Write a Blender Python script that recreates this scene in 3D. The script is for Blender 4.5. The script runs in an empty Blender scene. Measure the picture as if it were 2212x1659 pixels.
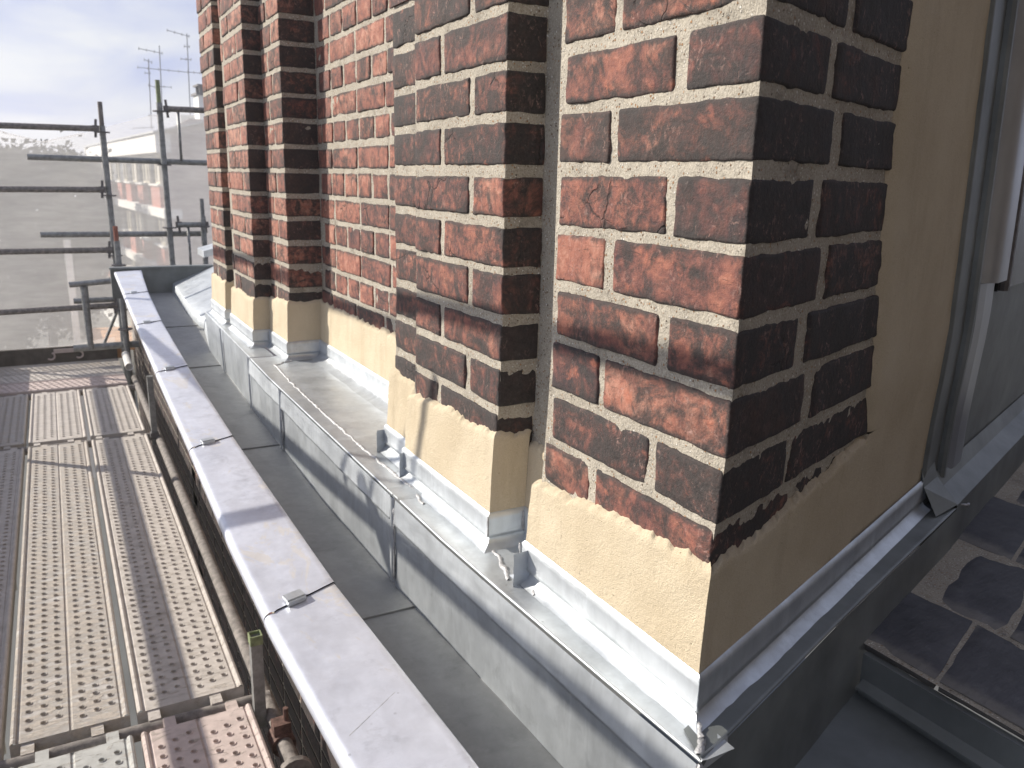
import bpy, bmesh, math, random
import numpy as np
from mathutils import Vector, Matrix, noise

random.seed(7)
scene = bpy.context.scene
COL = scene.collection
rad = math.radians

# ------------------------------------------------------------------ camera
cam_data = bpy.data.cameras.new("camera")
cam = bpy.data.objects.new("camera", cam_data)
COL.objects.link(cam)
R = Matrix(((0.878, 0.097, -0.469), (-0.478, 0.220, -0.850), (0.021, 0.971, 0.239)))
q = R.to_quaternion(); q.normalize()
cam.matrix_world = q.to_matrix().to_4x4()
cam_data.sensor_width = 36.0
cam_data.lens = 36.0 * 1790.0 / 2212.0
cam_data.clip_start = 0.02
cam_data.clip_end = 4000.0
cam_data.dof.use_dof = True
cam_data.dof.focus_distance = 1.15
cam_data.dof.aperture_fstop = 13.0
scene.camera = cam

# ------------------------------------------------------------------ light
SUN_TO = Vector((-0.75, 0.66, 0.535)).normalized()      # direction towards the sun
SUN_EL = math.asin(SUN_TO.z)
SUN_AZ = math.atan2(SUN_TO.x, SUN_TO.y)                  # from +Y towards +X
sun_d = bpy.data.lights.new("sun", "SUN")
sun_d.energy = 5.0
sun_d.angle = rad(0.53)
sun_d.color = (1.0, 0.93, 0.82)
sun = bpy.data.objects.new("sun", sun_d)
COL.objects.link(sun)
sun.rotation_euler = SUN_TO.to_track_quat('Z', 'Y').to_euler()
sun.location = (-20, 18, 16)

world = bpy.data.worlds.new("World")
scene.world = world
world.use_nodes = True
wn = world.node_tree; wn.nodes.clear()
def wnode(t, **k):
    n = wn.nodes.new(t)
    for a, b in k.items(): setattr(n, a, b)
    return n
w_out = wnode("ShaderNodeOutputWorld")
w_bg = wnode("ShaderNodeBackground")
w_bg.inputs["Strength"].default_value = 0.053
w_sky = wnode("ShaderNodeTexSky", sky_type='NISHITA', sun_disc=False)
w_sky.sun_elevation = SUN_EL
w_sky.sun_rotation = SUN_AZ
w_sky.air_density = 0.9; w_sky.dust_density = 0.3; w_sky.ozone_density = 2.5
w_tc = wnode("ShaderNodeTexCoord")
w_sep = wnode("ShaderNodeSeparateXYZ")
w_add = wnode("ShaderNodeMath", operation='ADD'); w_add.inputs[1].default_value = 0.18
w_dx = wnode("ShaderNodeMath", operation='DIVIDE'); w_dy = wnode("ShaderNodeMath", operation='DIVIDE')
w_cmb = wnode("ShaderNodeCombineXYZ")
w_map = wnode("ShaderNodeMapping"); w_map.inputs["Scale"].default_value = (1.5, 1.05, 1.0); w_map.inputs["Location"].default_value = (0.35, 0.9, 0.0)
w_map.inputs["Rotation"].default_value = (0, 0, 0.25)
w_no = wnode("ShaderNodeTexNoise"); w_no.inputs["Scale"].default_value = 0.9; w_no.inputs["Detail"].default_value = 7.0; w_no.inputs["Roughness"].default_value = 0.5; w_no.inputs["Distortion"].default_value = 0.4
w_rp = wnode("ShaderNodeValToRGB")
w_rp.color_ramp.elements[0].position = 0.36; w_rp.color_ramp.elements[0].color = (4.6, 5.7, 10.6, 1)
w_rp.color_ramp.elements[1].position = 0.60; w_rp.color_ramp.elements[1].color = (11.2, 11.4, 12.0, 1)
w_mix = wnode("ShaderNodeMix", data_type='RGBA')
w_mix.inputs["Factor"].default_value = 0.82
L = wn.links.new
L(w_tc.outputs["Generated"], w_sep.inputs[0])
L(w_sep.outputs["Z"], w_add.inputs[0])
L(w_sep.outputs["X"], w_dx.inputs[0]); L(w_add.outputs[0], w_dx.inputs[1])
L(w_sep.outputs["Y"], w_dy.inputs[0]); L(w_add.outputs[0], w_dy.inputs[1])
L(w_dx.outputs[0], w_cmb.inputs[0]); L(w_dy.outputs[0], w_cmb.inputs[1])
L(w_cmb.outputs[0], w_map.inputs[0]); L(w_map.outputs[0], w_no.inputs["Vector"])
L(w_no.outputs["Fac"], w_rp.inputs[0]); L(w_rp.outputs["Color"], w_mix.inputs["B"])
L(w_sky.outputs[0], w_mix.inputs["A"]); L(w_mix.outputs["Result"], w_bg.inputs["Color"])
L(w_bg.outputs[0], w_out.inputs[0])

scene.view_settings.view_transform = 'Standard'
scene.view_settings.look = 'None'
scene.view_settings.exposure = 0.58
scene.view_settings.gamma = 1.0
scene.view_settings.use_curve_mapping = False
scene.render.engine = 'CYCLES'
scene.cycles.use_denoising = True
scene.cycles.max_bounces = 8
scene.cycles.transparent_max_bounces = 16

# ------------------------------------------------------------------ materials
class MatB:
    def __init__(s, name):
        s.m = bpy.data.materials.new(name); s.m.use_nodes = True
        s.t = s.m.node_tree; s.b = s.t.nodes["Principled BSDF"]; s.out = s.t.nodes["Material Output"]
        s.tc = None
    def n(s, t, **k):
        x = s.t.nodes.new(t)
        for a, b in k.items():
            if a.startswith("i_"): x.inputs[a[2:].replace("_", " ")].default_value = b
            else: setattr(x, a, b)
        return x
    def l(s, a, b): s.t.links.new(a, b)
    def coord(s, kind="Object", scale=None):
        if s.tc is None: s.tc = s.n("ShaderNodeTexCoord")
        o = s.tc.outputs[kind]
        if scale is None: return o
        m = s.n("ShaderNodeMapping"); m.inputs["Scale"].default_value = scale
        s.l(o, m.inputs[0]); return m.outputs[0]
    def noise(s, scale, detail=4, rough=0.55, vec=None, w=None, dist=0.0):
        x = s.n("ShaderNodeTexNoise", noise_dimensions='4D' if w is not None else '3D')
        x.inputs["Scale"].default_value = scale; x.inputs["Detail"].default_value = detail
        x.inputs["Roughness"].default_value = rough; x.inputs["Distortion"].default_value = dist
        s.l(vec if vec is not None else s.coord(), x.inputs["Vector"])
        if w is not None: s.l(w, x.inputs["W"])
        return x.outputs["Fac"]
    def voro(s, scale, vec=None, feature='F1', out="Distance"):
        x = s.n("ShaderNodeTexVoronoi", feature=feature); x.inputs["Scale"].default_value = scale
        s.l(vec if vec is not None else s.coord(), x.inputs["Vector"])
        return x.outputs[out]
    def ramp(s, fac, stops, interp='LINEAR'):
        x = s.n("ShaderNodeValToRGB"); r = x.color_ramp; r.interpolation = interp
        while len(r.elements) < len(stops): r.elements.new(0.5)
        for e, (p, c) in zip(r.elements, stops):
            e.position = p; e.color = (c[0], c[1], c[2], 1) if isinstance(c, tuple) else (c, c, c, 1)
        s.l(fac, x.inputs[0]); return x.outputs["Color"]
    def mix(s, a, b, fac, blend='MIX'):
        x = s.n("ShaderNodeMix", data_type='RGBA', blend_type=blend)
        for key, v in (("A", a), ("B", b), ("Factor", fac)):
            if isinstance(v, (int, float)): x.inputs[key].default_value = v if key == "Factor" else (v, v, v, 1)
            elif isinstance(v, tuple): x.inputs[key].default_value = (v[0], v[1], v[2], 1)
            else: s.l(v, x.inputs[key])
        return x.outputs["Result"]
    def math(s, op, a, b=0.0, clamp=False):
        x = s.n("ShaderNodeMath", operation=op, use_clamp=clamp)
        for i, v in enumerate((a, b)):
            if isinstance(v, (int, float)): x.inputs[i].default_value = v
            else: s.l(v, x.inputs[i])
        return x.outputs[0]
    def bump(s, h, strength=0.5, dist=0.002, prev=None):
        x = s.n("ShaderNodeBump"); x.inputs["Strength"].default_value = strength; x.inputs["Distance"].default_value = dist
        s.l(h, x.inputs["Height"])
        if prev is not None: s.l(prev, x.inputs["Normal"])
        return x.outputs[0]
    def set(s, **k):
        for a, v in k.items():
            i = s.b.inputs[a.replace("_", " ")]
            if isinstance(v, (int, float)): i.default_value = v
            elif isinstance(v, tuple): i.default_value = (v[0], v[1], v[2], 1)
            else: s.l(v, i)
        return s
def simple(name, col, rough=0.6, metal=0.0, var=0.25, scale=8.0, bump=0.0, bscale=60.0, bdist=0.002):
    m = MatB(name)
    f = m.noise(scale, 6, 0.6)
    c = m.ramp(f, [(0.3, tuple(x * (1 - var) for x in col)), (0.7, tuple(min(1, x * (1 + var)) for x in col))])
    m.set(Base_Color=c, Roughness=rough, Metallic=metal)
    if bump: m.set(Normal=m.bump(m.noise(bscale, 4), bump, bdist))
    return m.m

def brick_material():
    m = MatB("weathered_red_brick")
    oi = m.n("ShaderNodeObjectInfo")
    w = m.math('MULTIPLY', oi.outputs["Random"], 60.0)
    sepc = m.n("ShaderNodeSeparateColor"); m.l(oi.outputs["Color"], sepc.inputs[0])
    soot, hue = sepc.outputs[0], sepc.outputs[1]
    co0 = m.coord("Object")
    wn_ = m.n("ShaderNodeTexWhiteNoise", noise_dimensions='1D'); m.l(w, wn_.inputs["W"])
    vm = m.n("ShaderNodeVectorMath", operation='SCALE'); m.l(co0, vm.inputs[0]); m.l(m.math('ADD', 0.6, m.math('MULTIPLY', wn_.outputs["Value"], 0.9)), vm.inputs["Scale"])
    co = vm.outputs[0]
    big = m.noise(11, 3, 0.55, co, w, 0.6)
    med = m.noise(38, 5, 0.66, co, w, 0.9)
    fine = m.noise(190, 4, 0.7, co, w)
    v = m.math('ADD', m.math('MULTIPLY', big, 0.42), m.math('MULTIPLY', med, 0.58))
    v = m.math('ADD', v, m.math('MULTIPLY', m.math('SUBTRACT', hue, 0.46), 0.34))
    red = m.ramp(v, [(0.36, (0.048, 0.034, 0.035)), (0.43, (0.115, 0.053, 0.047)), (0.505, (0.200, 0.081, 0.063)), (0.585, (0.29, 0.116, 0.081)), (0.68, (0.40, 0.20, 0.145))])
    # soot crust, strongest on sooted bricks, and round the arrises
    gen = m.coord("Generated"); sg = m.n("ShaderNodeSeparateXYZ"); m.l(gen, sg.inputs[0])
    ez = m.math('ABSOLUTE', m.math('SUBTRACT', sg.outputs["Z"], 0.5))
    ez = m.math('MULTIPLY', m.math('SUBTRACT', ez, 0.34, True), 1.7)
    sn = m.noise(24, 6, 0.72, co, m.math('ADD', w, 7.0), 1.2)
    sm = m.math('ADD', sn, m.math('MULTIPLY', soot, 0.30))
    sm = m.math('ADD', sm, ez)
    sf = m.ramp(sm, [(0.54, 0.0), (0.74, 0.9)])
    sootc = m.ramp(fine, [(0.3, (0.020, 0.018, 0.018)), (0.62, (0.052, 0.045, 0.043)), (0.75, (0.12, 0.10, 0.095))])
    c = m.mix(red, sootc, sf)
    # sharp spalled patches of fresh red
    spl = m.noise(26, 6, 0.66, co, m.math('ADD', w, 47.0), 0.4)
    c = m.mix(c, m.ramp(fine, [(0.35, (0.30, 0.085, 0.05)), (0.65, (0.47, 0.18, 0.115))]), m.math('MULTIPLY', m.ramp(spl, [(0.60, 0.0), (0.68, 1.0)]), 0.65))
    # near-black crust in blotches
    crs = m.noise(20, 7, 0.75, co, m.math('ADD', w, 59.0), 0.7)
    crs = m.math('ADD', crs, m.math('MULTIPLY', m.math('SUBTRACT', soot, 0.3), 0.22))
    c = m.mix(c, sootc, m.math('MULTIPLY', m.ramp(crs, [(0.475, 0.0), (0.585, 1.0)]), 0.87))
    # hairline cracks on some bricks
    ce = m.n("ShaderNodeTexVoronoi", feature='DISTANCE_TO_EDGE', voronoi_dimensions='4D'); ce.inputs["Scale"].default_value = 9.0
    cd = m.n("ShaderNodeVectorMath", operation='ADD'); m.l(co0, cd.inputs[0])
    cdn = m.n("ShaderNodeTexNoise"); cdn.inputs["Scale"].default_value = 40; m.l(co0, cdn.inputs["Vector"])
    cds = m.n("ShaderNodeVectorMath", operation='SCALE'); m.l(cdn.outputs["Color"], cds.inputs[0]); cds.inputs["Scale"].default_value = 0.03
    m.l(cds.outputs[0], cd.inputs[1]); m.l(cd.outputs[0], ce.inputs["Vector"]); m.l(w, ce.inputs["W"])
    crk = m.math('MULTIPLY', m.ramp(ce.outputs["Distance"], [(0.006, 1.0), (0.016, 0.0)]), m.math('MULTIPLY', m.ramp(wn_.outputs["Value"], [(0.72, 0.0), (0.73, 1.0)]), m.ramp(m.noise(13, 2, 0.5, co0, m.math('ADD', w, 71.0)), [(0.50, 0.0), (0.56, 1.0)])))
    c = m.mix(c, (0.02, 0.016, 0.015), m.math('MULTIPLY', crk, 0.7))
    # near-black tone on the return faces (stored per brick)
    at = m.n("ShaderNodeAttribute", attribute_name="ret_dark")
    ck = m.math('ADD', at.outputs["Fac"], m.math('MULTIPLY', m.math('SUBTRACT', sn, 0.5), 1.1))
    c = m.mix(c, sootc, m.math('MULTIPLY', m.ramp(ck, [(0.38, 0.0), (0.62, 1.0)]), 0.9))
    # pale scuffs / lime bloom specks
    sp = m.noise(120, 5, 0.75, m.coord("Object", (1.0, 1.0, 0.7)), m.math('ADD', w, 21.0), 1.0)
    spm = m.noise(17, 3, 0.6, co, m.math('ADD', w, 33.0))
    sp = m.math('MULTIPLY', m.ramp(sp, [(0.55, 0.0), (0.66, 1.0)]), m.ramp(spm, [(0.45, 0.0), (0.62, 0.75)]))
    c = m.mix(c, (0.36, 0.22, 0.185), sp)
    # thin scratches: stretched noise
    scr = m.noise(70, 3, 0.6, m.coord("Object", (0.35, 0.35, 2.6)), m.math('ADD', w, 3.0), 2.0)
    c = m.mix(c, (0.028, 0.02, 0.02), m.math('MULTIPLY', m.ramp(scr, [(0.60, 0.0), (0.70, 1.0)]), 0.55))
    h = m.math('ADD', m.math('MULTIPLY', med, 0.7), m.math('MULTIPLY', fine, 0.45))
    h = m.math('ADD', h, m.math('MULTIPLY', m.noise(520, 3, 0.6, co), 0.2))
    pit = m.ramp(m.voro(95, co), [(0.0, 0.0), (0.16, 1.0)])
    h = m.math('ADD', h, m.math('MULTIPLY', pit, 0.12))
    h = m.math('SUBTRACT', h, m.math('MULTIPLY', crk, 0.5))
    nrm = m.bump(h, 0.8, 0.0036)
    m.set(Base_Color=c, Roughness=m.ramp(fine, [(0.3, 0.72), (0.7, 0.92)]), Normal=nrm)
    m.b.inputs["Specular IOR Level"].default_value = 0.35
    return m.m

def mortar_material():
    m = MatB("pebbly_lime_mortar")
    co = m.coord("Object")
    base = m.ramp(m.noise(9, 5, 0.6, co), [(0.3, (0.27, 0.235, 0.185)), (0.7, (0.45, 0.405, 0.33))])
    fine = m.noise(420, 3, 0.6, co)
    base = m.mix(base, m.ramp(fine, [(0.35, (0.22, 0.20, 0.17)), (0.65, (0.56, 0.52, 0.45))]), 0.45)
    vcol = m.voro(250, co, 'F1', "Color"); vd = m.voro(250, co, 'F1', "Distance")
    sv = m.n("ShaderNodeSeparateColor"); m.l(vcol, sv.inputs[0])
    peb = m.ramp(sv.outputs[0], [(0.0, (0.12, 0.10, 0.08)), (0.25, (0.36, 0.20, 0.10)), (0.45, (0.52, 0.48, 0.42)), (0.8, (0.70, 0.68, 0.63))])
    pm = m.math('MULTIPLY', m.ramp(vd, [(0.30, 1.0), (0.40, 0.0)]), m.ramp(sv.outputs[1], [(0.66, 0.0), (0.70, 1.0)], 'LINEAR'))
    c = m.mix(base, peb, pm)
    dirt = m.ramp(m.noise(21, 6, 0.7, co), [(0.56, 0.0), (0.74, 0.7)])
    c = m.mix(c, (0.10, 0.088, 0.072), dirt)
    moss = m.ramp(m.noise(13, 5, 0.7, m.coord("Object", (1, 1, 1.7))), [(0.66, 0.0), (0.78, 0.5)])
    c = m.mix(c, (0.16, 0.13, 0.035), moss)
    h = m.math('ADD', m.math('MULTIPLY', fine, 0.35), m.math('MULTIPLY', pm, 0.8))
    h = m.math('ADD', h, m.math('MULTIPLY', m.noise(130, 4, 0.65, co), 0.7))
    m.set(Base_Color=c, Roughness=0.9, Normal=m.bump(h, 0.9, 0.004))
    m.b.inputs["Specular IOR Level"].default_value = 0.25
    return m.m

def plaster_material():
    m = MatB("sand_lime_render")
    co = m.coord("Object")
    c = m.ramp(m.noise(5, 6, 0.6, co), [(0.3, (0.51, 0.43, 0.305)), (0.55, (0.60, 0.52, 0.385)), (0.75, (0.65, 0.58, 0.45))])
    st = m.noise(16, 5, 0.65, m.coord("Object", (1.0, 1.0, 0.18)))
    c = m.mix(c, (0.33, 0.265, 0.175), m.math('MULTIPLY', m.ramp(st, [(0.54, 0.0), (0.72, 1.0)]), 0.38))
    fine = m.noise(650, 3, 0.65, co)
    c = m.mix(c, m.ramp(fine, [(0.35, (0.36, 0.27, 0.16)), (0.65, (0.66, 0.56, 0.42))]), 0.3)
    pits = m.ramp(m.voro(120, co), [(0.03, 0.0), (0.14, 1.0)])
    pm = m.ramp(m.noise(60, 2, 0.5, co), [(0.52, 0.0), (0.60, 1.0)])
    pit = m.math('MULTIPLY', m.math('SUBTRACT', 1.0, pits), pm)
    c = m.mix(c, (0.20, 0.14, 0.08), m.math('MULTIPLY', pit, 0.6))
    h = m.math('ADD', m.math('MULTIPLY', fine, 0.5), m.math('MULTIPLY', m.noise(150, 4, 0.6, co), 0.5))
    h = m.math('SUBTRACT', h, m.math('MULTIPLY', pit, 0.7))
    h2 = m.noise(14, 3, 0.5, co)
    n1 = m.bump(h2, 0.35, 0.01)
    m.set(Base_Color=c, Roughness=0.92, Normal=m.bump(h, 0.85, 0.0042, n1))
    m.b.inputs["Specular IOR Level"].default_value = 0.2
    return m.m

def zinc_material(name, base, metal, rough, stain, stretch=(1, 1, 1), splash=0.0):
    m = MatB(name)
    co = m.coord("Object")
    big = m.noise(3.2, 5, 0.62, m.coord("Object", stretch), None, 0.2)
    cl = m.noise(30, 6, 0.7, m.coord("Object", (1.0, 1.0, 0.35)), None, 0.3)
    v = m.math('ADD', m.math('MULTIPLY', big, 0.6), m.math('MULTIPLY', cl, 0.4))
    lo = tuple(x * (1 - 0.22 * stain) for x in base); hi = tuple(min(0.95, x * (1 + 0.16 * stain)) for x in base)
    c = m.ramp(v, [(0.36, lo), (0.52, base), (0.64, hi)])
    scr = m.noise(55, 4, 0.7, m.coord("Object", (0.25, 3.0, 1.2)), None, 0.8)
    c = m.mix(c, tuple(x * 0.62 for x in base), m.math('MULTIPLY', m.ramp(scr, [(0.60, 0.0), (0.72, 1.0)]), 0.2 * stain))
    spk = m.ramp(m.voro(23, co), [(0.035, 1.0), (0.06, 0.0)])
    spm = m.ramp(m.noise(4, 2, 0.5, co), [(0.50, 0.0), (0.58, 1.0)])
    c = m.mix(c, (0.10, 0.10, 0.11), m.math('MULTIPLY', m.math('MULTIPLY', spk, spm), 0.55))
    if splash:
        s1 = m.ramp(m.noise(9, 6, 0.72, m.coord("Object", (1.0, 0.45, 1.0)), None, 1.0), [(0.565, 0.0), (0.61, 1.0)])
        c = m.mix(c, (0.50, 0.46, 0.40), m.math('MULTIPLY', s1, splash))
        met = m.math('MULTIPLY', m.math('SUBTRACT', 1.0, m.math('MULTIPLY', s1, splash)), metal)
        m.set(Metallic=met)
    else:
        m.set(Metallic=metal)
    r = m.ramp(m.noise(14, 5, 0.65, m.coord("Object", stretch)), [(0.3, rough - 0.07), (0.7, rough + 0.1)])
    n1 = m.bump(m.noise(8, 3, 0.5, co), 0.38, 0.013)
    drip = m.noise(34, 5, 0.7, m.coord("Object", (1.0, 1.0, 0.12)))
    c = m.mix(c, tuple(x * 1.25 for x in base), m.math('MULTIPLY', m.ramp(drip, [(0.55, 0.0), (0.68, 1.0)]), 0.4 * stain))
    grime = m.noise(11, 7, 0.75, co, None, 0.5)
    c = m.mix(c, tuple(x * 0.5 for x in base), m.math('MULTIPLY', m.ramp(grime, [(0.57, 0.0), (0.70, 1.0)]), 0.45))
    n2 = m.bump(m.noise(160, 3, 0.6, m.coord("Object", (0.4, 2.0, 1.0))), 0.10, 0.001, n1)
    m.set(Base_Color=c, Roughness=r, Normal=n2)
    return m.m

def plank_material(name, tint, mud):
    m = MatB(name)
    co = m.coord("Object")
    steel = m.ramp(m.noise(18, 6, 0.65, co), [(0.3, tuple(x * 0.75 for x in tint)), (0.7, tint)])
    mudc = m.ramp(m.noise(90, 5, 0.7, co), [(0.3, (0.40, 0.345, 0.29)), (0.7, (0.58, 0.52, 0.45))])
    mp = m.n("ShaderNodeMapping"); mp.inputs["Rotation"].default_value = (0, 0, 0.7); mp.inputs["Scale"].default_value = (0.8, 3.0, 1.0); m.l(co, mp.inputs[0])
    smear = m.noise(16, 6, 0.74, mp.outputs[0], None, 0.8)
    mm = m.ramp(smear, [(0.58 - 0.16 * mud, 0.0), (0.70 - 0.16 * mud, 1.0)])
    c = m.mix(steel, mudc, m.math('MULTIPLY', mm, 0.9))
    rust = m.ramp(m.noise(40, 6, 0.75, co), [(0.66, 0.0), (0.76, 1.0)])
    c = m.mix(c, (0.20, 0.085, 0.045), m.math('MULTIPLY', rust, 0.5))
    h = m.math('ADD', m.math('MULTIPLY', mm, m.noise(60, 5, 0.7, mp.outputs[0])), m.math('MULTIPLY', m.noise(300, 3), 0.15))
    m.set(Base_Color=c, Roughness=0.8, Metallic=0.0, Normal=m.bump(h, 0.8, 0.006))
    m.b.inputs["Specular IOR Level"].default_value = 0.3
    return m.m

def slate_material():
    m = MatB("old_slate_with_pale_edges")
    co = m.coord("Object")
    oi = m.n("ShaderNodeObjectInfo"); w = m.math('MULTIPLY', oi.outputs["Random"], 40.0)
    c = m.ramp(m.noise(14, 6, 0.7, co, w), [(0.3, (0.035, 0.036, 0.042)), (0.6, (0.085, 0.085, 0.095)), (0.75, (0.17, 0.17, 0.175))])
    g = m.n("ShaderNodeSeparateXYZ"); m.l(m.coord("Generated"), g.inputs[0])
    e = m.math('MAXIMUM', m.math('SUBTRACT', 0.16, g.outputs["X"]), m.math('SUBTRACT', m.math('ABSOLUTE', m.math('SUBTRACT', g.outputs["Y"], 0.5)), 0.40))
    e = m.math('ADD', e, m.math('MULTIPLY', m.math('SUBTRACT', m.noise(30, 5, 0.7, co, w), 0.5), 0.16))
    c = m.mix(c, (0.22, 0.205, 0.185), m.math('MULTIPLY', m.ramp(e, [(0.03, 0.0), (0.10, 1.0)]), 0.65))
    n1 = m.bump(m.noise(28, 5, 0.6, m.coord("Object", (1, 2.5, 1))), 0.6, 0.006)
    m.set(Base_Color=c, Roughness=0.7, Normal=m.bump(m.noise(200, 3), 0.4, 0.002, n1))
    return m.m

def net_material():
    m = MatB("white_debris_net_fabric")
    co = m.coord("Object")
    weave = m.noise(5, 4, 0.6, m.coord("Object", (1, 1, 5)))
    fac = m.ramp(weave, [(0.3, 0.33), (0.7, 0.41)])
    d = m.n("ShaderNodeBsdfDiffuse"); d.inputs["Color"].default_value = (0.90, 0.88, 0.86, 1)
    t = m.n("ShaderNodeBsdfTranslucent"); t.inputs["Color"].default_value = (0.90, 0.88, 0.86, 1)
    ms = m.n("ShaderNodeMixShader"); ms.inputs[0].default_value = 0.5
    m.l(d.outputs[0], ms.inputs[1]); m.l(t.outputs[0], ms.inputs[2])
    tr = m.n("ShaderNodeBsdfTransparent")
    mx = m.n("ShaderNodeMixShader"); m.l(fac, mx.inputs[0]); m.l(tr.outputs[0], mx.inputs[1]); m.l(ms.outputs[0], mx.inputs[2])
    m.l(mx.outputs[0], m.out.inputs["Surface"])
    return m.m

M = {}
M['brick'] = brick_material()
M['mortar'] = mortar_material()
M['plaster'] = plaster_material()
M['zinc'] = zinc_material("new_zinc_sheet", (0.51, 0.54, 0.565), 0.62, 0.40, 1.0)
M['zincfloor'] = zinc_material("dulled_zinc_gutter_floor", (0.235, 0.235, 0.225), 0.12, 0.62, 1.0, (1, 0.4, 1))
M['coping'] = zinc_material("pale_zinc_coping", (0.56, 0.58, 0.65), 0.35, 0.42, 0.75, (1, 0.5, 1), 0.55)
M['solder'] = simple("rough_solder", (0.40, 0.40, 0.405), 0.6, 0.5, 0.35, 60, 0.8, 220, 0.003)
M['steel'] = simple("galvanised_tube", (0.26, 0.265, 0.26), 0.55, 0.45, 0.35, 30, 0.2, 120)
M['rusty'] = simple("rusty_tube", (0.20, 0.18, 0.165), 0.8, 0.15, 0.5, 34, 0.6, 140)
M['coupler'] = simple("dark_coupler_steel", (0.16, 0.15, 0.15), 0.6, 0.5, 0.4, 40, 0.3)
M['greenpaint'] = simple("worn_green_paint", (0.21, 0.25, 0.13), 0.7, 0.0, 0.4, 50)
M['redpaint'] = simple("orange_red_paint", (0.28, 0.10, 0.065), 0.7, 0.0, 0.4, 60)
M['rustred'] = simple('rust_red_iron', (0.13, 0.075, 0.06), 0.8, 0.2, 0.6, 60, 0.5, 150)
M['plank'] = plank_material("muddy_steel_plank", (0.54, 0.51, 0.475), 1.0)
M['plank2'] = plank_material("dusty_steel_plank", (0.55, 0.505, 0.46), 0.3)
M['plankpink'] = plank_material("pinkish_steel_plank", (0.60, 0.50, 0.46), 0.2)
M['plankgreen'] = plank_material("greenish_steel_plank", (0.50, 0.50, 0.475), 0.25)
M['darkwood'] = simple("dark_stained_board", (0.10, 0.085, 0.07), 0.85, 0, 0.4, 12, 0.4)
M['orangewood'] = simple("fresh_orange_timber", (0.50, 0.27, 0.13), 0.8, 0, 0.3, 10, 0.3)
M['slate'] = slate_material()
M['zincdim'] = simple("zinc_darkened_for_shade", (0.20, 0.215, 0.213), 0.55, 0.45, 0.3, 6, 0.2, 9, 0.01)  # same zinc in a darker colour, shade of the return painted in
M['framemetal'] = simple("pale_aluminium_frame", (0.36, 0.37, 0.39), 0.35, 0.7, 0.15, 6)
M['black'] = simple("black_glazing_void", (0.012, 0.012, 0.013), 0.25, 0, 0.3, 8)
M['net'] = net_material()
M['white'] = simple("white_painted_concrete", (0.76, 0.745, 0.70), 0.7, 0, 0.06, 3)
M['cream'] = simple("cream_frame_paint", (0.66, 0.60, 0.47), 0.6, 0, 0.08, 3)
M['redbrickfar'] = simple("red_brick_facing", (0.40, 0.15, 0.11), 0.85, 0, 0.25, 14)
M['gable'] = simple("mauve_rendered_gable", (0.36, 0.30, 0.285), 0.9, 0, 0.1, 2)
M['roofmetal'] = simple("pale_metal_roof", (0.50, 0.51, 0.50), 0.5, 0.2, 0.12, 1.5)
M['glass'] = simple("window_glass", (0.16, 0.165, 0.17), 0.15, 0, 0.3, 2)
M['curtain'] = simple("drawn_curtain", (0.5, 0.47, 0.42), 0.9, 0, 0.1, 6)
M['leaf'] = simple("dull_green_leaf", (0.052, 0.055, 0.038), 0.9, 0, 0.2, 5)
M['bark'] = simple("grey_brown_bark", (0.14, 0.115, 0.09), 0.9, 0, 0.3, 6, 0.6, 20, 0.02)
M['ground'] = simple("grey_street_ground", (0.11, 0.11, 0.10), 0.9, 0, 0.3, 0.3)
M['antenna'] = simple("grey_antenna_aluminium", (0.22, 0.23, 0.26), 0.5, 0.4, 0.2, 3)

# ------------------------------------------------------------------ helpers
def link(name, me, mat=None, parent=None, smooth=True, loc=None):
    o = bpy.data.objects.new(name, me)
    COL.objects.link(o)
    if mat is not None and not me.materials: me.materials.append(mat)
    if parent is not None: o.parent = parent
    if loc is not None: o.location = loc
    if smooth: me.shade_smooth()
    return o
def mesh_from(name, verts, faces):
    me = bpy.data.meshes.new(name); me.from_pydata([tuple(v) for v in verts], [], faces); me.update()
    return me
def thing(name, label, cat, group=None, loc=(0, 0, 0)):
    o = bpy.data.objects.new(name, None); COL.objects.link(o)
    o.empty_display_size = 0.1; o.location = loc
    o['label'] = label; o['category'] = cat
    if group: o['group'] = group
    return o
def tag(o, label, cat, group=None):
    o['label'] = label; o['category'] = cat
    if group: o['group'] = group
    return o
def loc_of(parent): return Vector(parent.location) if parent is not None else Vector((0, 0, 0))

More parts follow.
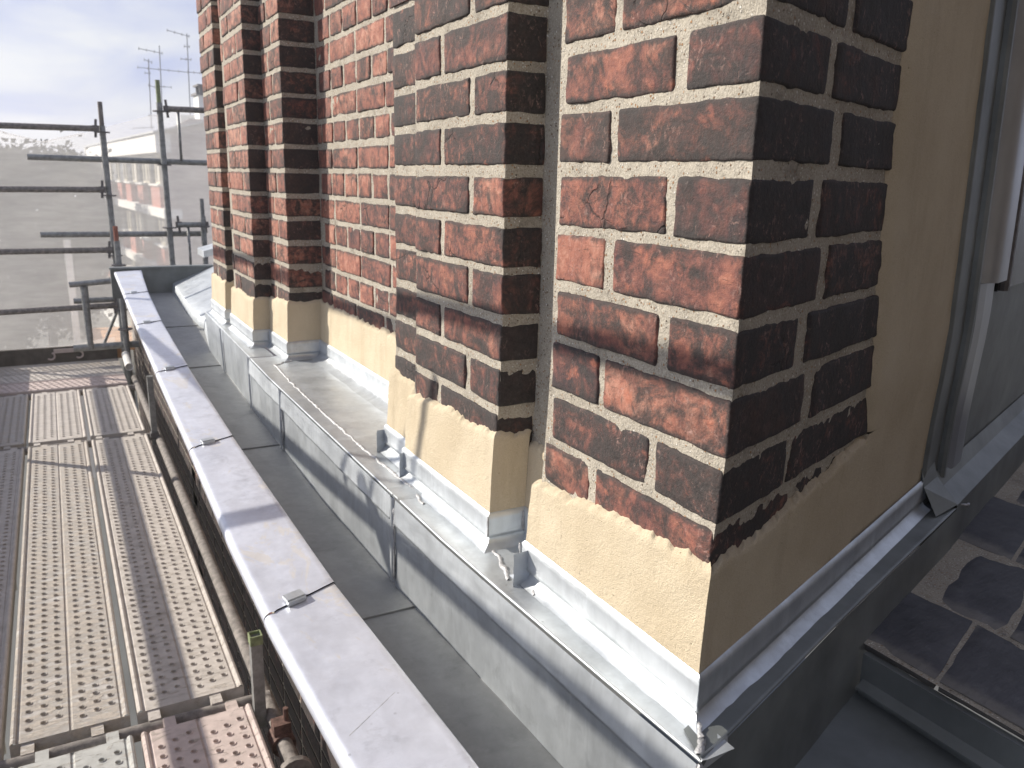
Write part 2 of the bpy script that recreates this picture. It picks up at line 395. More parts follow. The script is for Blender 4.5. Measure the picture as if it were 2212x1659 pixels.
class MB:
    """collects verts and faces in world coordinates, builds one object relative to its thing"""
    def __init__(s): s.v = []; s.f = []
    def add(s, vs, fs):
        b = len(s.v); s.v.extend([Vector(v) for v in vs]); s.f.extend([tuple(i + b for i in f) for f in fs])
    def box(s, x0, x1, y0, y1, z0, z1):
        vs = [(x, y, z) for z in (z0, z1) for y in (y0, y1) for x in (x0, x1)]
        s.add(vs, [(0, 2, 3, 1), (4, 5, 7, 6), (0, 1, 5, 4), (2, 6, 7, 3), (0, 4, 6, 2), (1, 3, 7, 5)])
    def obox(s, o, e1, e2, e3):
        o, e1, e2, e3 = Vector(o), Vector(e1), Vector(e2), Vector(e3)
        vs = [o + e1 * i + e2 * j + e3 * k for k in (0, 1) for j in (0, 1) for i in (0, 1)]
        fs = [(0, 2, 3, 1), (4, 5, 7, 6), (0, 1, 5, 4), (2, 6, 7, 3), (0, 4, 6, 2), (1, 3, 7, 5)]
        if e1.cross(e2).dot(e3) < 0: fs = [f[::-1] for f in fs]
        s.add(vs, fs)
    def tube(s, p, q, r, n=16, hollow=True, r2=None):
        p, q = Vector(p), Vector(q); d = (q - p).normalized()
        a = d.orthogonal().normalized(); b = d.cross(a)
        r2 = r if r2 is None else r2
        ring = lambda c, rr: [c + (a * math.cos(2 * math.pi * i / n) + b * math.sin(2 * math.pi * i / n)) * rr for i in range(n)]
        vs = ring(p, r) + ring(q, r2); fs = [(i, (i + 1) % n, n + (i + 1) % n, n + i) for i in range(n)]
        if hollow:
            vs += ring(p, r * 0.86) + ring(q, r2 * 0.86) + ring(p + d * r * 1.6, r * 0.86) + ring(q - d * r2 * 1.6, r2 * 0.86)
            for i in range(n):
                j = (i + 1) % n
                fs += [(j, i, 2 * n + i, 2 * n + j), (n + i, n + j, 3 * n + j, 3 * n + i), (2 * n + j, 2 * n + i, 4 * n + i, 4 * n + j), (3 * n + i, 3 * n + j, 5 * n + j, 5 * n + i)]
            fs += [tuple(4 * n + i for i in range(n))[::-1], tuple(5 * n + i for i in range(n))]
        else:
            fs += [tuple(range(n))[::-1], tuple(n + i for i in range(n))]
        s.add(vs, fs)
    def grid(s, pts):
        """pts[i][j] -> quads"""
        ni, nj = len(pts), len(pts[0])
        s.add([p for row in pts for p in row], [(i * nj + j, i * nj + j + 1, (i + 1) * nj + j + 1, (i + 1) * nj + j) for i in range(ni - 1) for j in range(nj - 1)])
    def build(s, name, mat, parent=None, smooth=False, center=True, autosmooth=None):
        base = loc_of(parent)
        if parent is not None and parent.parent is not None: base = base + loc_of(parent.parent)
        c = Vector((0, 0, 0))
        me = mesh_from(name, [v - base for v in s.v], s.f)
        o = link(name, me, mat, parent, smooth)
        if autosmooth is not None:
            try:
                bm = bmesh.new(); bm.from_mesh(me)
                for e in bm.edges:
                    if len(e.link_faces) == 2 and e.calc_face_angle(0) > autosmooth: e.smooth = False
                bm.to_mesh(me); bm.free(); me.shade_smooth()
                me.set_sharp_from_angle(angle=autosmooth)
            except Exception: pass
        return o
def nz(x, y, z, f, seed=0.0): return noise.noise(Vector((x * f + seed, y * f + seed * 0.7, z * f - seed)))

# ------------------------------------------------------------------ facade geometry (camera height is z = 0)
def warp(y, z):                       # the wall leans a couple of centimetres towards its foot
    t = min(1.0, max(0.0, (-0.22 - z) / 0.32)); t = t * t * (3 - 2 * t)
    return y + 0.020 * t
CA = rad(20.5)
U = Vector((math.cos(CA), math.sin(CA), 0)); NREV = Vector((U.y, -U.x, 0))
P0 = Vector((0.603, 0.618, 0))
FP = [P0 + U * 0.87, P0, Vector((0.603, 0.985, 0)), Vector((0.67, 0.985, 0)), Vector((0.67, 1.13, 0)), Vector((0.603, 1.13, 0)),
      Vector((0.603, 1.487, 0)), Vector((0.626, 1.487, 0)), Vector((0.626, 1.655, 0)), Vector((0.77, 1.655, 0)), Vector((0.77, 2.709, 0)),
      Vector((0.66, 2.709, 0)), Vector((0.66, 2.966, 0)), Vector((0.603, 2.966, 0)), Vector((0.603, 3.355, 0)), Vector((0.655, 3.355, 0)),
      Vector((0.655, 3.482, 0)), Vector((0.600, 3.482, 0)), Vector((0.600, 3.79, 0)), Vector((1.25, 3.79, 0))]
def seg_n(a, b):
    t = (b - a).normalized(); return Vector((-t.y, t.x, 0))
SEGN = [seg_n(FP[i], FP[i + 1]) for i in range(len(FP) - 1)]
def miter(i):
    if i == 0: return SEGN[0].copy()
    if i == len(FP) - 1: return SEGN[-1].copy()
    a, b = SEGN[i - 1], SEGN[i]
    v = a + b
    return v / max(0.35, v.dot(a))
MIT = [miter(i) for i in range(len(FP))]
def facade_pt(i, t, d, z):
    p = FP[i].lerp(FP[i + 1], t) + MIT[i].lerp(MIT[i + 1], t) * d
    return Vector((p.x, warp(p.y, z), z))

JOINT0, COURSE = 0.013, 0.0755
def zj(k): return JOINT0 - COURSE * k        # joint above course k

facade = thing("brick_facade", "old sooty red brick facade with stepped pilasters and fresh sand-coloured render along its foot", "building")

def rounded_ticks(h, r, n):
    inner = np.linspace(-h + r, h - r, max(2, n))
    return np.concatenate(([-h, -h + r * 0.3, -h + r * 0.62], inner, [h - r * 0.62, h - r * 0.3, h]))
def brick_mesh(e1, e2, hz, res, r, seed, amp=1.0):
    """rounded irregular block spanned by plan vectors e1, e2 and height hz, centred on the origin"""
    l1, l2 = e1.length, e2.length
    dims = (l1 / 2, l2 / 2, hz / 2)
    ax = (e1.normalized(), e2.normalized(), Vector((0, 0, 1)))
    T = [rounded_ticks(dims[k], min(r, dims[k] * 0.45), max(2, int(2 * dims[k] / res))) for k in range(3)]
    key = {}; vs = []; fs = []
    def vid(p):
        k = (round(p[0] * 1e5), round(p[1] * 1e5), round(p[2] * 1e5))
        if k not in key:
            key[k] = len(vs); vs.append(p)
        return key[k]
    for axis in range(3):
        u, w = [(1, 2), (2, 0), (0, 1)][axis]
        for sgn in (-1, 1):
            tu, tw = T[u], T[w]
            idx = []
            for a in tu:
                row = []
                for b in tw:
                    p = [0, 0, 0]; p[axis] = sgn * dims[axis]; p[u] = a; p[w] = b
                    row.append(vid(tuple(p)))
                idx.append(row)
            for i in range(len(tu) - 1):
                for j in range(len(tw) - 1):
                    f = (idx[i][j], idx[i + 1][j], idx[i + 1][j + 1], idx[i][j + 1])
                    fs.append(f if sgn > 0 else f[::-1])
    flip = ax[0].cross(ax[1]).dot(ax[2]) < 0
    out = []
    sx = seed * 17.31
    for p in vs:
        pv = Vector(p)
        rr = min(r * (1.0 + 0.9 * abs(noise.noise(pv * 30 + Vector((sx, 0, 0))))), min(dims) * 0.6)
        qv = Vector([max(-dims[k] + rr, min(dims[k] - rr, p[k])) for k in range(3)])
        dlt = pv - qv
        if dlt.length > 1e-9: pv = qv + dlt.normalized() * rr
        d = noise.noise_vector(pv * 22 + Vector((sx, sx * 0.3, 4.0))) * 0.0018 + noise.noise_vector(pv * 70 + Vector((sx, 9, sx))) * 0.0013
        pv = pv + Vector((d.x, d.y, d.z * 1.15)) * amp
        out.append(ax[0] * pv.x + ax[1] * pv.y + ax[2] * pv.z)
    if flip: fs = [f[::-1] for f in fs]
    return out, fs
_bseed = [0]
def brick(parent, p, e1, e2, z0, z1, soot=0.3, hue=0.5, res=0.014, r=0.0036, out=0.0, nrm=None, name="brick", amp=1.0, ret=None, ret_dark=0.0):
    """p: plan corner on the wall face; e1 along the face; e2 into the wall"""
    _bseed[0] += 1
    e1, e2 = Vector(e1), Vector(e2)
    zc = (z0 + z1) / 2
    c = Vector((p[0], p[1], 0)) + (e1 + e2) / 2
    c = c + Vector((-e1.y, e1.x, 0)).normalized() * (.0007 * (1 if Vector((-e1.y, e1.x, 0)).dot(e2) < 0 else -1))
    if nrm is not None: c = c + Vector(nrm) * out
    c = Vector((c.x, warp(c.y, zc), zc))
    vs, fs = brick_mesh(e1, e2, z1 - z0, res, r, _bseed[0], amp)
    me = mesh_from(name, vs, fs)
    base = loc_of(parent.parent) if parent.parent is not None else Vector()
    o = link(name, me, M['brick'], parent, True, c)
    o.rotation_euler = (jit(.012), jit(.004), 0) if ret is None else (jit(.004), 0, 0)
    o.color = (min(1, max(0, soot)), min(1, max(0, hue)), 0, 1)
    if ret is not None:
        rn = Vector(ret); at = me.attributes.new("ret_dark", 'FLOAT', 'POINT')
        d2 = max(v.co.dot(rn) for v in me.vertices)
        at.data.foreach_set("value", [ret_dark * max(0.0, min(1.0, 1.0 - (d2 - v.co.dot(rn)) / 0.012)) for v in me.vertices])
    return o
RB = random.Random(11)
def jit(a): return RB.uniform(-a, a)
JT = 0.0138                                     # joint thickness
def rows(k0, k1):
    for k in range(k0, k1):
        yield k, zj(k + 1) + JT / 2 + jit(0.003), zj(k) - JT / 2 + jit(0.003)

# mortar core behind each face of the facade, as the body of its part
def core(name, seg_ids, z_top, res):
    mb = MB()
    for i in seg_ids:
        n = max(2, int((FP[i + 1] - FP[i]).length / res)); m_ = max(2, int((z_top + 0.56) / res))
        pts = []
        for a in range(n + 1):
            col = []
            for b in range(m_ + 1):
                z = -0.56 + (z_top + 0.56) * b / m_
                p = facade_pt(i, a / n, 0, z)
                dd = -0.0023 + 0.0018 * nz(p.x, p.y, z, 38, 3.1) + 0.0014 * nz(p.x, p.y, z, 120, 8.7)
                if a in (0, n): dd = -0.002
                col.append(facade_pt(i, a / n, dd, z))
            pts.append(col)
        mb.grid([[pts[a][b] for b in range(m_ + 1)] for a in range(n, -1, -1)])
    return mb.build(name, M['mortar'], facade, True)

# --- pilaster at the near corner, with its splayed return
near = core("pilaster", [1, 2], 1.0, 0.0065)
rev = core("return_wall", [0], 1.0, 0.0075)
for k, z0, z1 in rows(-3, 7):
    sh = {0: .25, 1: .12, -1: .5, 2: .35, -2: .25, 3: .3, 4: .5, 5: .3}.get(k, .35)
    if k % 2 == 0:
        brick(near, P0, (0, .112 + jit(.004), 0), U * (.165 + jit(.01)), z0, z1, sh + .1, .45 + jit(.2), .010, ret=NREV, ret_dark=.85 + jit(.2))
        y0 = .618 + .130
        brick(near, (.603, y0), (0, .222 + jit(.004), 0), (.06, 0, 0), z0, z1, sh, .58 + jit(.2), .010, out=jit(.0015), nrm=(-1, 0, 0))
        s0 = .185
    else:
        brick(near, P0, (0, .226 + jit(.004), 0), U * (.205 + jit(.012)), z0, z1, sh, .55 + jit(.2), .010, ret=NREV, ret_dark=.85 + jit(.2))
        y0 = .618 + .244
        brick(near, (.603, y0), (0, .112 + jit(.004), 0), (.06, 0, 0), z0, z1, sh + jit(.2), .5 + jit(.25), .010, out=jit(.0015), nrm=(-1, 0, 0))
        s0 = .228
    p = P0 + U * s0
    brick(rev, p, U * (.49 - s0 + jit(.01)), -NREV * .06, z0, z1, .75 + jit(.2), .45 + jit(.3), .011, out=jit(.001), nrm=NREV, ret=NREV, ret_dark=.62 + jit(.25))
# --- second pilaster with its set-back edge strip
p2 = core("pilaster", [4, 5, 6, 7], 1.0, 0.008)
for k, z0, z1 in rows(-4, 7):
    sh = RB.uniform(.2, .5) + (.25 if k > 4 else 0)
    if k % 2 == 0:
        brick(p2, (.603, 1.13), (0, .108, 0), (.07, 0, 0), z0, z1, sh, .5 + jit(.2), .012, ret=(0, -1, 0), ret_dark=.75 + jit(.25))
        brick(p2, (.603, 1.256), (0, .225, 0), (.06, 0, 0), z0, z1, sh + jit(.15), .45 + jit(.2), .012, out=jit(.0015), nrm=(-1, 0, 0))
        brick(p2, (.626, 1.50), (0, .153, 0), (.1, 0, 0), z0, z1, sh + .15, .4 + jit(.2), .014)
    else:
        brick(p2, (.603, 1.13), (0, .222, 0), (.07, 0, 0), z0, z1, sh, .45 + jit(.2), .012, ret=(0, -1, 0), ret_dark=.75 + jit(.25))
        brick(p2, (.603, 1.370), (0, .113, 0), (.06, 0, 0), z0, z1, sh + jit(.15), .4 + jit(.2), .012, out=jit(.0015), nrm=(-1, 0, 0))
        brick(p2, (.626, 1.49), (0, .163, 0), (.1, 0, 0), z0, z1, sh + .15, .4 + jit(.2), .014)
rec = core("recess_wall", [3], 1.0, 0.009)
# --- set-back wall panel, alternate rows of headers and stretchers
pan = core("wall_panel", [8, 9], 1.0, 0.011)
for k, z0, z1 in rows(-8, 7):
    y = 1.66 + jit(.02)
    if k % 2 == 0:
        y += .05
        while y < 2.70:
            w = min(.107 + jit(.006), 2.705 - y)
            if w > .03: brick(pan, (.77, y), (0, w, 0), (.06, 0, 0), z0, z1, RB.uniform(.0, .35) + (.2 if k > 4 else 0), .55 + jit(.2), .018, out=jit(.002), nrm=(-1, 0, 0))
            y += w + .0145 + jit(.002)
    else:
        y -= .04
        while y < 2.70:
            w = min(.224 + jit(.008), 2.705 - y)
            a = max(y, 1.66)
            if w > .03: brick(pan, (.77, a), (0, y + w - a, 0), (.06, 0, 0), z0, z1, RB.uniform(.0, .3) + (.2 if k > 4 else 0), .6 + jit(.2), .018, out=jit(.002), nrm=(-1, 0, 0))
            y += w + .0145 + jit(.002)
# --- third, fourth and fifth pilasters
def far_pilaster(segs, X, y0, y1, depth, ktop, hue0):
    par = core("pilaster", segs, 1.1, 0.014)
    W = y1 - y0
    for k, z0, z1 in rows(ktop, 7):
        a = .105 if k % 2 == 0 else min(.222, W * .62)
        sh = RB.uniform(.05, .4) + (.3 if k > 4 else 0)
        brick(par, (X, y0), (0, a, 0), (depth, 0, 0), z0, z1, sh, hue0 + jit(.22), .022, ret=(0, -1, 0), ret_dark=.7 + jit(.25))
        y = y0 + a + .015
        while y < y1 - .03:
            w = min((.222 if k % 2 == 0 else .108), y1 - y)
            brick(par, (X, y), (0, w, 0), (.06, 0, 0), z0, z1, RB.uniform(.05, .4) + (.3 if k > 4 else 0), hue0 + jit(.22), .022, out=jit(.002), nrm=(-1, 0, 0))
            y += w + .015
    return par
far_pilaster([10, 11], .66, 2.709, 2.966, .112, -9, .66)
far_pilaster([12, 13], .603, 2.966, 3.355, .06, -10, .74)
core("recess_wall", [14, 15], 1.1, 0.014)
far_pilaster([16, 17, 18], .600, 3.482, 3.79, .06, -11, .62)
# brickwork above the part one can pick apart, joined
mb = MB()
for (X, ya, yb, kt) in ((.603, .62, .98, -3), (.603, 1.135, 1.48, -4), (.77, 1.66, 2.70, -8), (.66, 2.715, 2.96, -9), (.603, 2.97, 3.35, -10), (.6, 3.49, 3.785, -11)):
    for k in range(-13, kt):
        y = ya + (.11 if k % 2 else 0) * 0
        i = 0
        while y < yb - .03:
            w = min(.105 if (k + i) % 2 else .222, yb - y)
            mb.box(X - .0035, X + .05, y, y + w, zj(k + 1) + .007, zj(k) - .007)
            y += w + .015; i += 1
for k in range(-13, -3):
    s_ = 0.0; i = 0
    while s_ < .40:
        w = min(.165 if (k + i) % 2 else .205, .46 - s_)
        p_ = P0 + U * s_ + NREV * .0035 + Vector((0, 0, zj(k + 1) + .007)); mb.obox(p_, U * w, NREV * -.05, (0, 0, COURSE - .014)); s_ += w + .018; i += 1
for k in range(-13, -4): mb.box(.6225, .66, 1.50, 1.65, zj(k + 1) + .007, zj(k) - .007); mb.box(.612, .66, 1.1262, 1.15, zj(k + 1) + .007, zj(k) - .007)
o = mb.build("upper_brickwork", M['brick'], facade); o['kind'] = 'stuff'; o.color = (.3, .5, 0, 1)

# --- render along the foot (one band per face), ragged top edge
TOPZ = {0: None, 1: (-.402, -.430), 2: (-.43, -.42), 3: (-.42, -.42), 4: (-.40, -.395), 5: (-.395, -.410), 6: (-.41, -.415), 7: (-.418, -.398), 8: (-.40, -.40),
        9: (-.400, -.403), 10: (-.40, -.40), 11: (-.400, -.410), 12: (-.415, -.42), 13: (-.42, -.425), 14: (-.42, -.42), 15: (-.42, -.42), 16: (-.42, -.42), 17: (-.418, -.422), 18: (-.42, -.42)}
plaster = MB()
def plaster_cols(i, res=0.004, nzv=26):
    Ls = (FP[i + 1] - FP[i]).length; n = max(2, int(Ls / res)); cols = []
    for a in range(n + 1):
        t = a / n
        p = FP[i].lerp(FP[i + 1], t)
        if i == 0:
            s = (1 - t) * 0.87
            zt = float(np.interp(s, [0, .141, .363, .470, .474, .9], [-.408, -.402, -.372, -.360, -.358, -.358]))
        else:
            z0, z1 = TOPZ[i]; zt = z0 + (z1 - z0) * t
        if not (i == 0 and (1 - t) * .87 > .472):
            zt += 0.009 * nz(p.x, p.y, 0, 17, 2.2) + 0.009 * nz(p.x, p.y, 0, 41, 5.2) + 0.0035 * nz(p.x, p.y, 0, 140, 1.2) + 0.008 * max(0, nz(p.x, p.y, 0, 75, 8.1) - .15)
        col = []
        for b in range(nzv + 1):
            f = b / nzv
            z = -.552 + (zt + .552) * f
            d = 0.0125 - 0.0045 * f + 0.0012 * nz(p.x, p.y, z, 25, 6.0)
            if i == 0 and (1 - t) * .87 > .472: d = 0.0085
            elif f > 0.93: d *= (0.75 if f < .97 else (.45 if b < nzv else -0.6))
            col.append(facade_pt(i, t, d, z))
        cols.append(col)
    return cols
for i in range(0, 19):
    cols = plaster_cols(i, 0.004 if i < 10 else 0.012, 26 if i < 10 else 18)
    plaster.grid(cols[::-1])
plaster.build("render_band", M['plaster'], facade, True)
# upright render strip on the splayed return, up beside the window jamb
mb = MB(); cols = []
SR = lambda z: float(np.interp(z, [-.54, -.32, 0, .295, 1.0], [.858, .827, .802, .775, .72]))
SL = lambda z: float(np.interp(z, [-.36, -.3, -.01, .2, 1.0], [.468, .45, .404, .406, .42]))
for b in range(150):
    z = -.358 + 1.30 * b / 149
    row = []
    for a in range(37):
        f = a / 36
        s0 = SL(z) + 0.006 * nz(z, 0, 0, 20, 4) + .004 * nz(z, 0, 0, 75, 7); s = s0 + (SR(z) - s0) * f
        d = 0.0085 + .001 * nz(s, z, 0, 25, 2)
        if f < .06: d *= (-.5, .5, .85)[min(2, a)]
        p = P0 + U * s + NREV * d
        row.append(Vector((p.x, warp(p.y, z), z)))
    cols.append(row)
mb.grid(cols)
mb.build("render_strip", M['plaster'], facade, True)

# ------------------------------------------------------------------ zinc flashing along the foot of the render
flash = thing("zinc_flashing", "bright new zinc flashing folded round the pilaster feet below the render", "flashing")
PROF = [(.0125, -.536), (.0165, -.540), (.0175, -.548), (.0165, -.572), (.0190, -.5765), (.0115, -.5785), (.0120, -.584), (.0175, -.592), (.030, -.5985)]
PROFP = [(.0125, -.536), (.0165, -.540), (.0175, -.548), (.0165, -.570), (.0190, -.5745), (.013, -.5765), (.015, -.584), (.030, -.594), (.055, -.5995)]
RIGHT0 = P0 + U * 0.93
for i in range(0, 19):
    prof = PROFP if i == 9 else PROF
    n = max(3, int((FP[i + 1] - FP[i]).length / 0.02)); cols = []
    for a in range(n + 1):
        t = a / n
        col = []
        for (d, z) in prof:
            p = facade_pt(i, t, d, z)
            w = .0011 * nz(p.x, p.y, z, 12, 3) + .0006 * nz(p.x, p.y, z, 45, 9)
            if i == 9:
                pp = FP[i].lerp(FP[i + 1], t); p = Vector((pp.x - d, warp(pp.y, z), z))
            p.z += w; p += SEGN[i] * w
            col.append(p)
        cols.append(col)
    mb = MB(); mb.grid(cols)
    mb.build("flashing_sheet", M['zinc'], flash, True)
# soldered upright laps at the corners
mb_all = []
def bead(parent, pts, w, seed, lump=1.0, name="solder_seam"):
    """lumpy ridge of solder along a polyline"""
    pts = [Vector(p) for p in pts]; mb = MB(); ringN = 7; rings = []
    total = sum((pts[i + 1] - pts[i]).length for i in range(len(pts) - 1)); n = max(6, int(total / 0.004))
    for a in range(n + 1):
        s = total * a / n; acc = 0
        for i in range(len(pts) - 1):
            l = (pts[i + 1] - pts[i]).length
            if s <= acc + l or i == len(pts) - 2:
                p = pts[i].lerp(pts[i + 1], min(1, (s - acc) / l)); d = (pts[i + 1] - pts[i]).normalized(); break
            acc += l
        x = d.orthogonal().normalized(); y = d.cross(x)
        ww = w * (0.55 + lump * abs(noise.noise(Vector((s * 60 + seed, seed, 0)))) + .5 * lump * abs(noise.noise(Vector((s * 170, seed * 2, 3)))))
        off = (x * noise.noise(Vector((s * 30, seed, 5))) + y * noise.noise(Vector((s * 30, seed, 9)))) * w * .9 * lump
        off.z = off.z * .3 - (ww * .55 if abs(d.z) < .5 else 0)
        rings.append([p + off + (x * math.cos(2 * math.pi * k / ringN) + y * math.sin(2 * math.pi * k / ringN)) * ww * (1 + .35 * noise.noise(Vector((s * 120, k * 1.7, seed)))) for k in range(ringN)])
    for r_ in rings: r_.append(r_[0].copy())
    mb.grid(rings)
    return mb.build(name, M['solder'], parent, True)
for (i, sd) in ((2, 1.0), (5, 2.0), (7, 3.0), (4, 6.0), (12, 4.0), (16, 5.0)):
    a = FP[i] + MIT[i] * .0185
    bead(flash, [(a.x, warp(a.y, -.54), -.541), (a.x, warp(a.y, -.57), -.575)], .0022, sd)
mb = MB()
for (y, z) in ((.992, -.542), (1.13, -.556)):
    pass
# folded upright tabs of zinc where sheets end
def tab(x0, y, z0, z1, w, tilt=0.004):
    mb = MB()
    n = 8
    pts = [[Vector((x0 + w * a + .0015 * nz(a, b, y, 6, 2), y + tilt * a + .002 * nz(a * 2, b, y, 3, 7), z0 + (z1 - z0) * b / n)) for b in range(n + 1)] for a in (0, .5, 1)]
    mb.grid(pts)
    return mb.build("folded_tab", M['zinc'], flash, True)
tab(.560, warp(.978, -.56), -.600, -.545, .035)
tab(.575, warp(1.49, -.56), -.600, -.545, .035)
tab(.590, warp(1.668, -.56), -.600, -.548, .03)

# ------------------------------------------------------------------ zinc gutter: ledge, fascia, floor, coping
gutter = thing("zinc_box_gutter", "long zinc box gutter with pale coping sheets running along the brick facade", "gutter")
def X_edge(y): return float(np.interp(y, [.57, .74, 1.0, 1.2, 1.41, 1.6, 2.5, 3.68, 4.0], [.552, .545, .536, .531, .531, .531, .533, .558, .563]))
def X_foot(y): return float(np.interp(y, [.50, .82, 1.18, 1.45, 1.89, 2.51, 3.67, 4.0], [.556, .550, .539, .528, .522, .534, .567, .573]))
ZE, ZF = -.598, -.785
def edge_y0(z): return .566
# ledge (flat top between flashing and fascia edge), three sheets with a slight bow
def ledge(ya, yb, xin, z, n=60, m_=14, name="ledge_sheet"):
    mb = MB(); rowsl = []
    for a in range(n + 1):
        y = ya + (yb - ya) * a / n; xe = X_edge(y)
        xi = xin(y)
        row = [Vector((xe + .0035, y, z - .0060)), Vector((xe + .0002, y, z - .0022)), Vector((xe + .0008, y, z + .0004)), Vector((xe + .004, y, z + .0006))]
        for b in range(1, m_ + 1):
            x = xe + .004 + (xi - xe - .004) * b / m_
            row.append(Vector((x, y, z + .0012 * nz(x, y, 0, 9, 1.3) + .0006 * nz(x, y, 0, 32, 4.0))))
        rowsl.append(row)
    mb.grid(rowsl[::-1])
    return mb.build(name, M['zinc'], gutter, True)
ledge(.566, 1.43, lambda y: .60 if y < 1.0 or y > 1.12 else .675, ZE)
ledge(1.437, 2.80, lambda y: .74 if 1.66 < y < 2.73 else .68, ZE - .001, 90, 22)
ledge(2.806, 3.42, lambda y: .62, ZE)
ledge(3.426, 3.86, lambda y: .64, ZE - .001)
# ledge along the splayed return
mb = MB(); rr = []
edgeR = [Vector((.552, .566, ZE)), P0 + U * .35 + NREV * .052 + Vector((0, .02, ZE - .002)), P0 + U * .93 + NREV * .062 + Vector((0, .02, ZE - .006))]
def edge_rev(t): return edgeR[0].lerp(edgeR[1], t * 2) if t < .5 else edgeR[1].lerp(edgeR[2], t * 2 - 1)
for a in range(51):
    t = a / 50; e = edge_rev(t); s = -.04 + .97 * t
    i_ = P0 + U * s + NREV * .010; i_ = Vector((i_.x, i_.y + .02, e.z + .002))
    row = [e + NREV * -.0035 + Vector((0, 0, -.006)), e + Vector((0, 0, -.002)), e + NREV * -.001 + Vector((0, 0, .0005))]
    for b in range(1, 9):
        p = e.lerp(i_, b / 8); p.z += .001 * nz(p.x, p.y, 0, 14, 2); row.append(p)
    rr.append(row)
mb.grid(rr)
mb.build("ledge_sheet", M['zincdim'], gutter, True)
# fascia
def fascia(ya, yb, dx=0.0, n=60, m_=14):
    mb = MB(); g = []
    for a in range(n + 1):
        y = ya + (yb - ya) * a / n; row = []
        for b in range(m_ + 1):
            f = b / m_; z = (ZE - .004) + (ZF - ZE + .004) * f
            x = X_edge(y) * (1 - f) + X_foot(y) * f + dx
            x += .0028 * nz(x, y, z, 6, 7.7) * math.sin(math.pi * f) + .0012 * nz(x, y, z, 22, 3.3)
            row.append(Vector((x, y, z)))
        g.append(row)
    mb.grid(g)
    return mb.build("fascia_sheet", M['zinc'], gutter, True)
fascia(.566, 1.412, -.003)
fascia(1.428, 2.33, .002)
fascia(2.334, 2.80, .000)
fascia(2.806, 3.40, .001)
fascia(3.406, 3.86, .000)
# fascia under the splayed return, dropping to the trough
mb = MB(); g = []
for a in range(41):
    e = edge_rev(a / 40); row = []
    for b in range(13):
        f = b / 12; p = e + NREV * (.004 * f + .0025 * nz(e.x, e.y, f, 6, 3)); p.z = e.z - .004 - (.20 * f)
        row.append(p)
    g.append(row)
mb.grid(g[::-1])
mb.build("fascia_sheet", M['zincdim'], gutter, True)
# upper flange of the ledge sheets lapping over the fascia
for ya, yb in ((.568, 1.408), (1.432, 2.325), (2.338, 2.797)):
    mb = MB(); g = []; n = max(8, int((yb - ya) / .02))
    for a in range(n + 1):
        y = ya + (yb - ya) * a / n; xe = X_edge(y); low_ = ZE - .052 - .004 * nz(y, 0, 0, 3, ya)
        w_ = .0010 * nz(y, 1, 0, 14, 2)
        g.append([Vector((xe - .0036 + .5 * w_, y, ZE - .003)), Vector((xe - .0058 + w_, y, ZE - .02)), Vector((xe - .0070 + w_, y, low_ + .004)), Vector((xe - .0085 + w_, y, low_)), Vector((xe - .003, y, low_ + .0006))])
    mb.grid(g); mb.build("fascia_flange", M['zinc'], gutter, True)
mb = MB(); g = []
for a in range(25):
    t = a / 24; e = edgeR[2] + U * (2.0 * t) + Vector((0, 0, .0)); w_ = P0 + U * (.93 + 2.0 * t) + NREV * .013
    g.append([Vector((w_.x, w_.y + .02, e.z + .06)), Vector((w_.x, w_.y + .018, e.z + .03)) + NREV * .012, e + Vector((0, 0, .006)), e + Vector((0, 0, -.004)), e + NREV * .002 + Vector((0, 0, -.22))])
mb.grid(g[::-1]); mb.build("fascia_sheet", M['zincdim'], gutter)
mb = MB(); e = edgeR[2]; w_ = P0 + U * .93 + NREV * .006; w2 = P0 + U * .845 + NREV * .006
mb.grid([[Vector((w2.x, w2.y + .02, e.z + .10)), Vector((w_.x, w_.y + .02, e.z + .10))], [Vector((w2.x, w2.y + .02, e.z + .055)) + NREV * .012, Vector((w_.x, w_.y + .02, e.z + .055)) + NREV * .014], [Vector((w2.x, w2.y + .02, e.z + .004)) + NREV * .040, e + U * .004 + Vector((0, 0, .007))]])
mb.build("stop_end", M['zincdim'], gutter)
# cover strips where the fascia sheets meet, with solder dots
for y, w in ((1.42, .014), (2.332, .012), (2.803, .010), (3.403, .01)):
    mb = MB(); g = []
    for a, dxx in ((0, 0), (.15, -.005), (.85, -.005), (1, 0)):
        row = []
        for b in range(9):
            f = b / 8; z = ZE + .001 + (ZF - ZE + .01) * f
            x = X_edge(y) * (1 - f) + X_foot(y) * f + dxx - .004
            row.append(Vector((x + .0008 * nz(a, f, y, 9, 2), y - w / 2 + w * a, z)))
        g.append(row)
    mb.grid(g)
    mb.build("cover_strip", M['zinc'], gutter, True)
bead(gutter, [(X_edge(1.41) - .006, 1.411, ZE - .02), (X_foot(1.41) - .006, 1.411, ZF + .02)], .0022, 12.0, 1.3)
bead(gutter, [(X_edge(2.33) - .004, 2.326, ZE - .03), (X_foot(2.33) - .004, 2.326, ZF + .02)], .0022, 13.0)
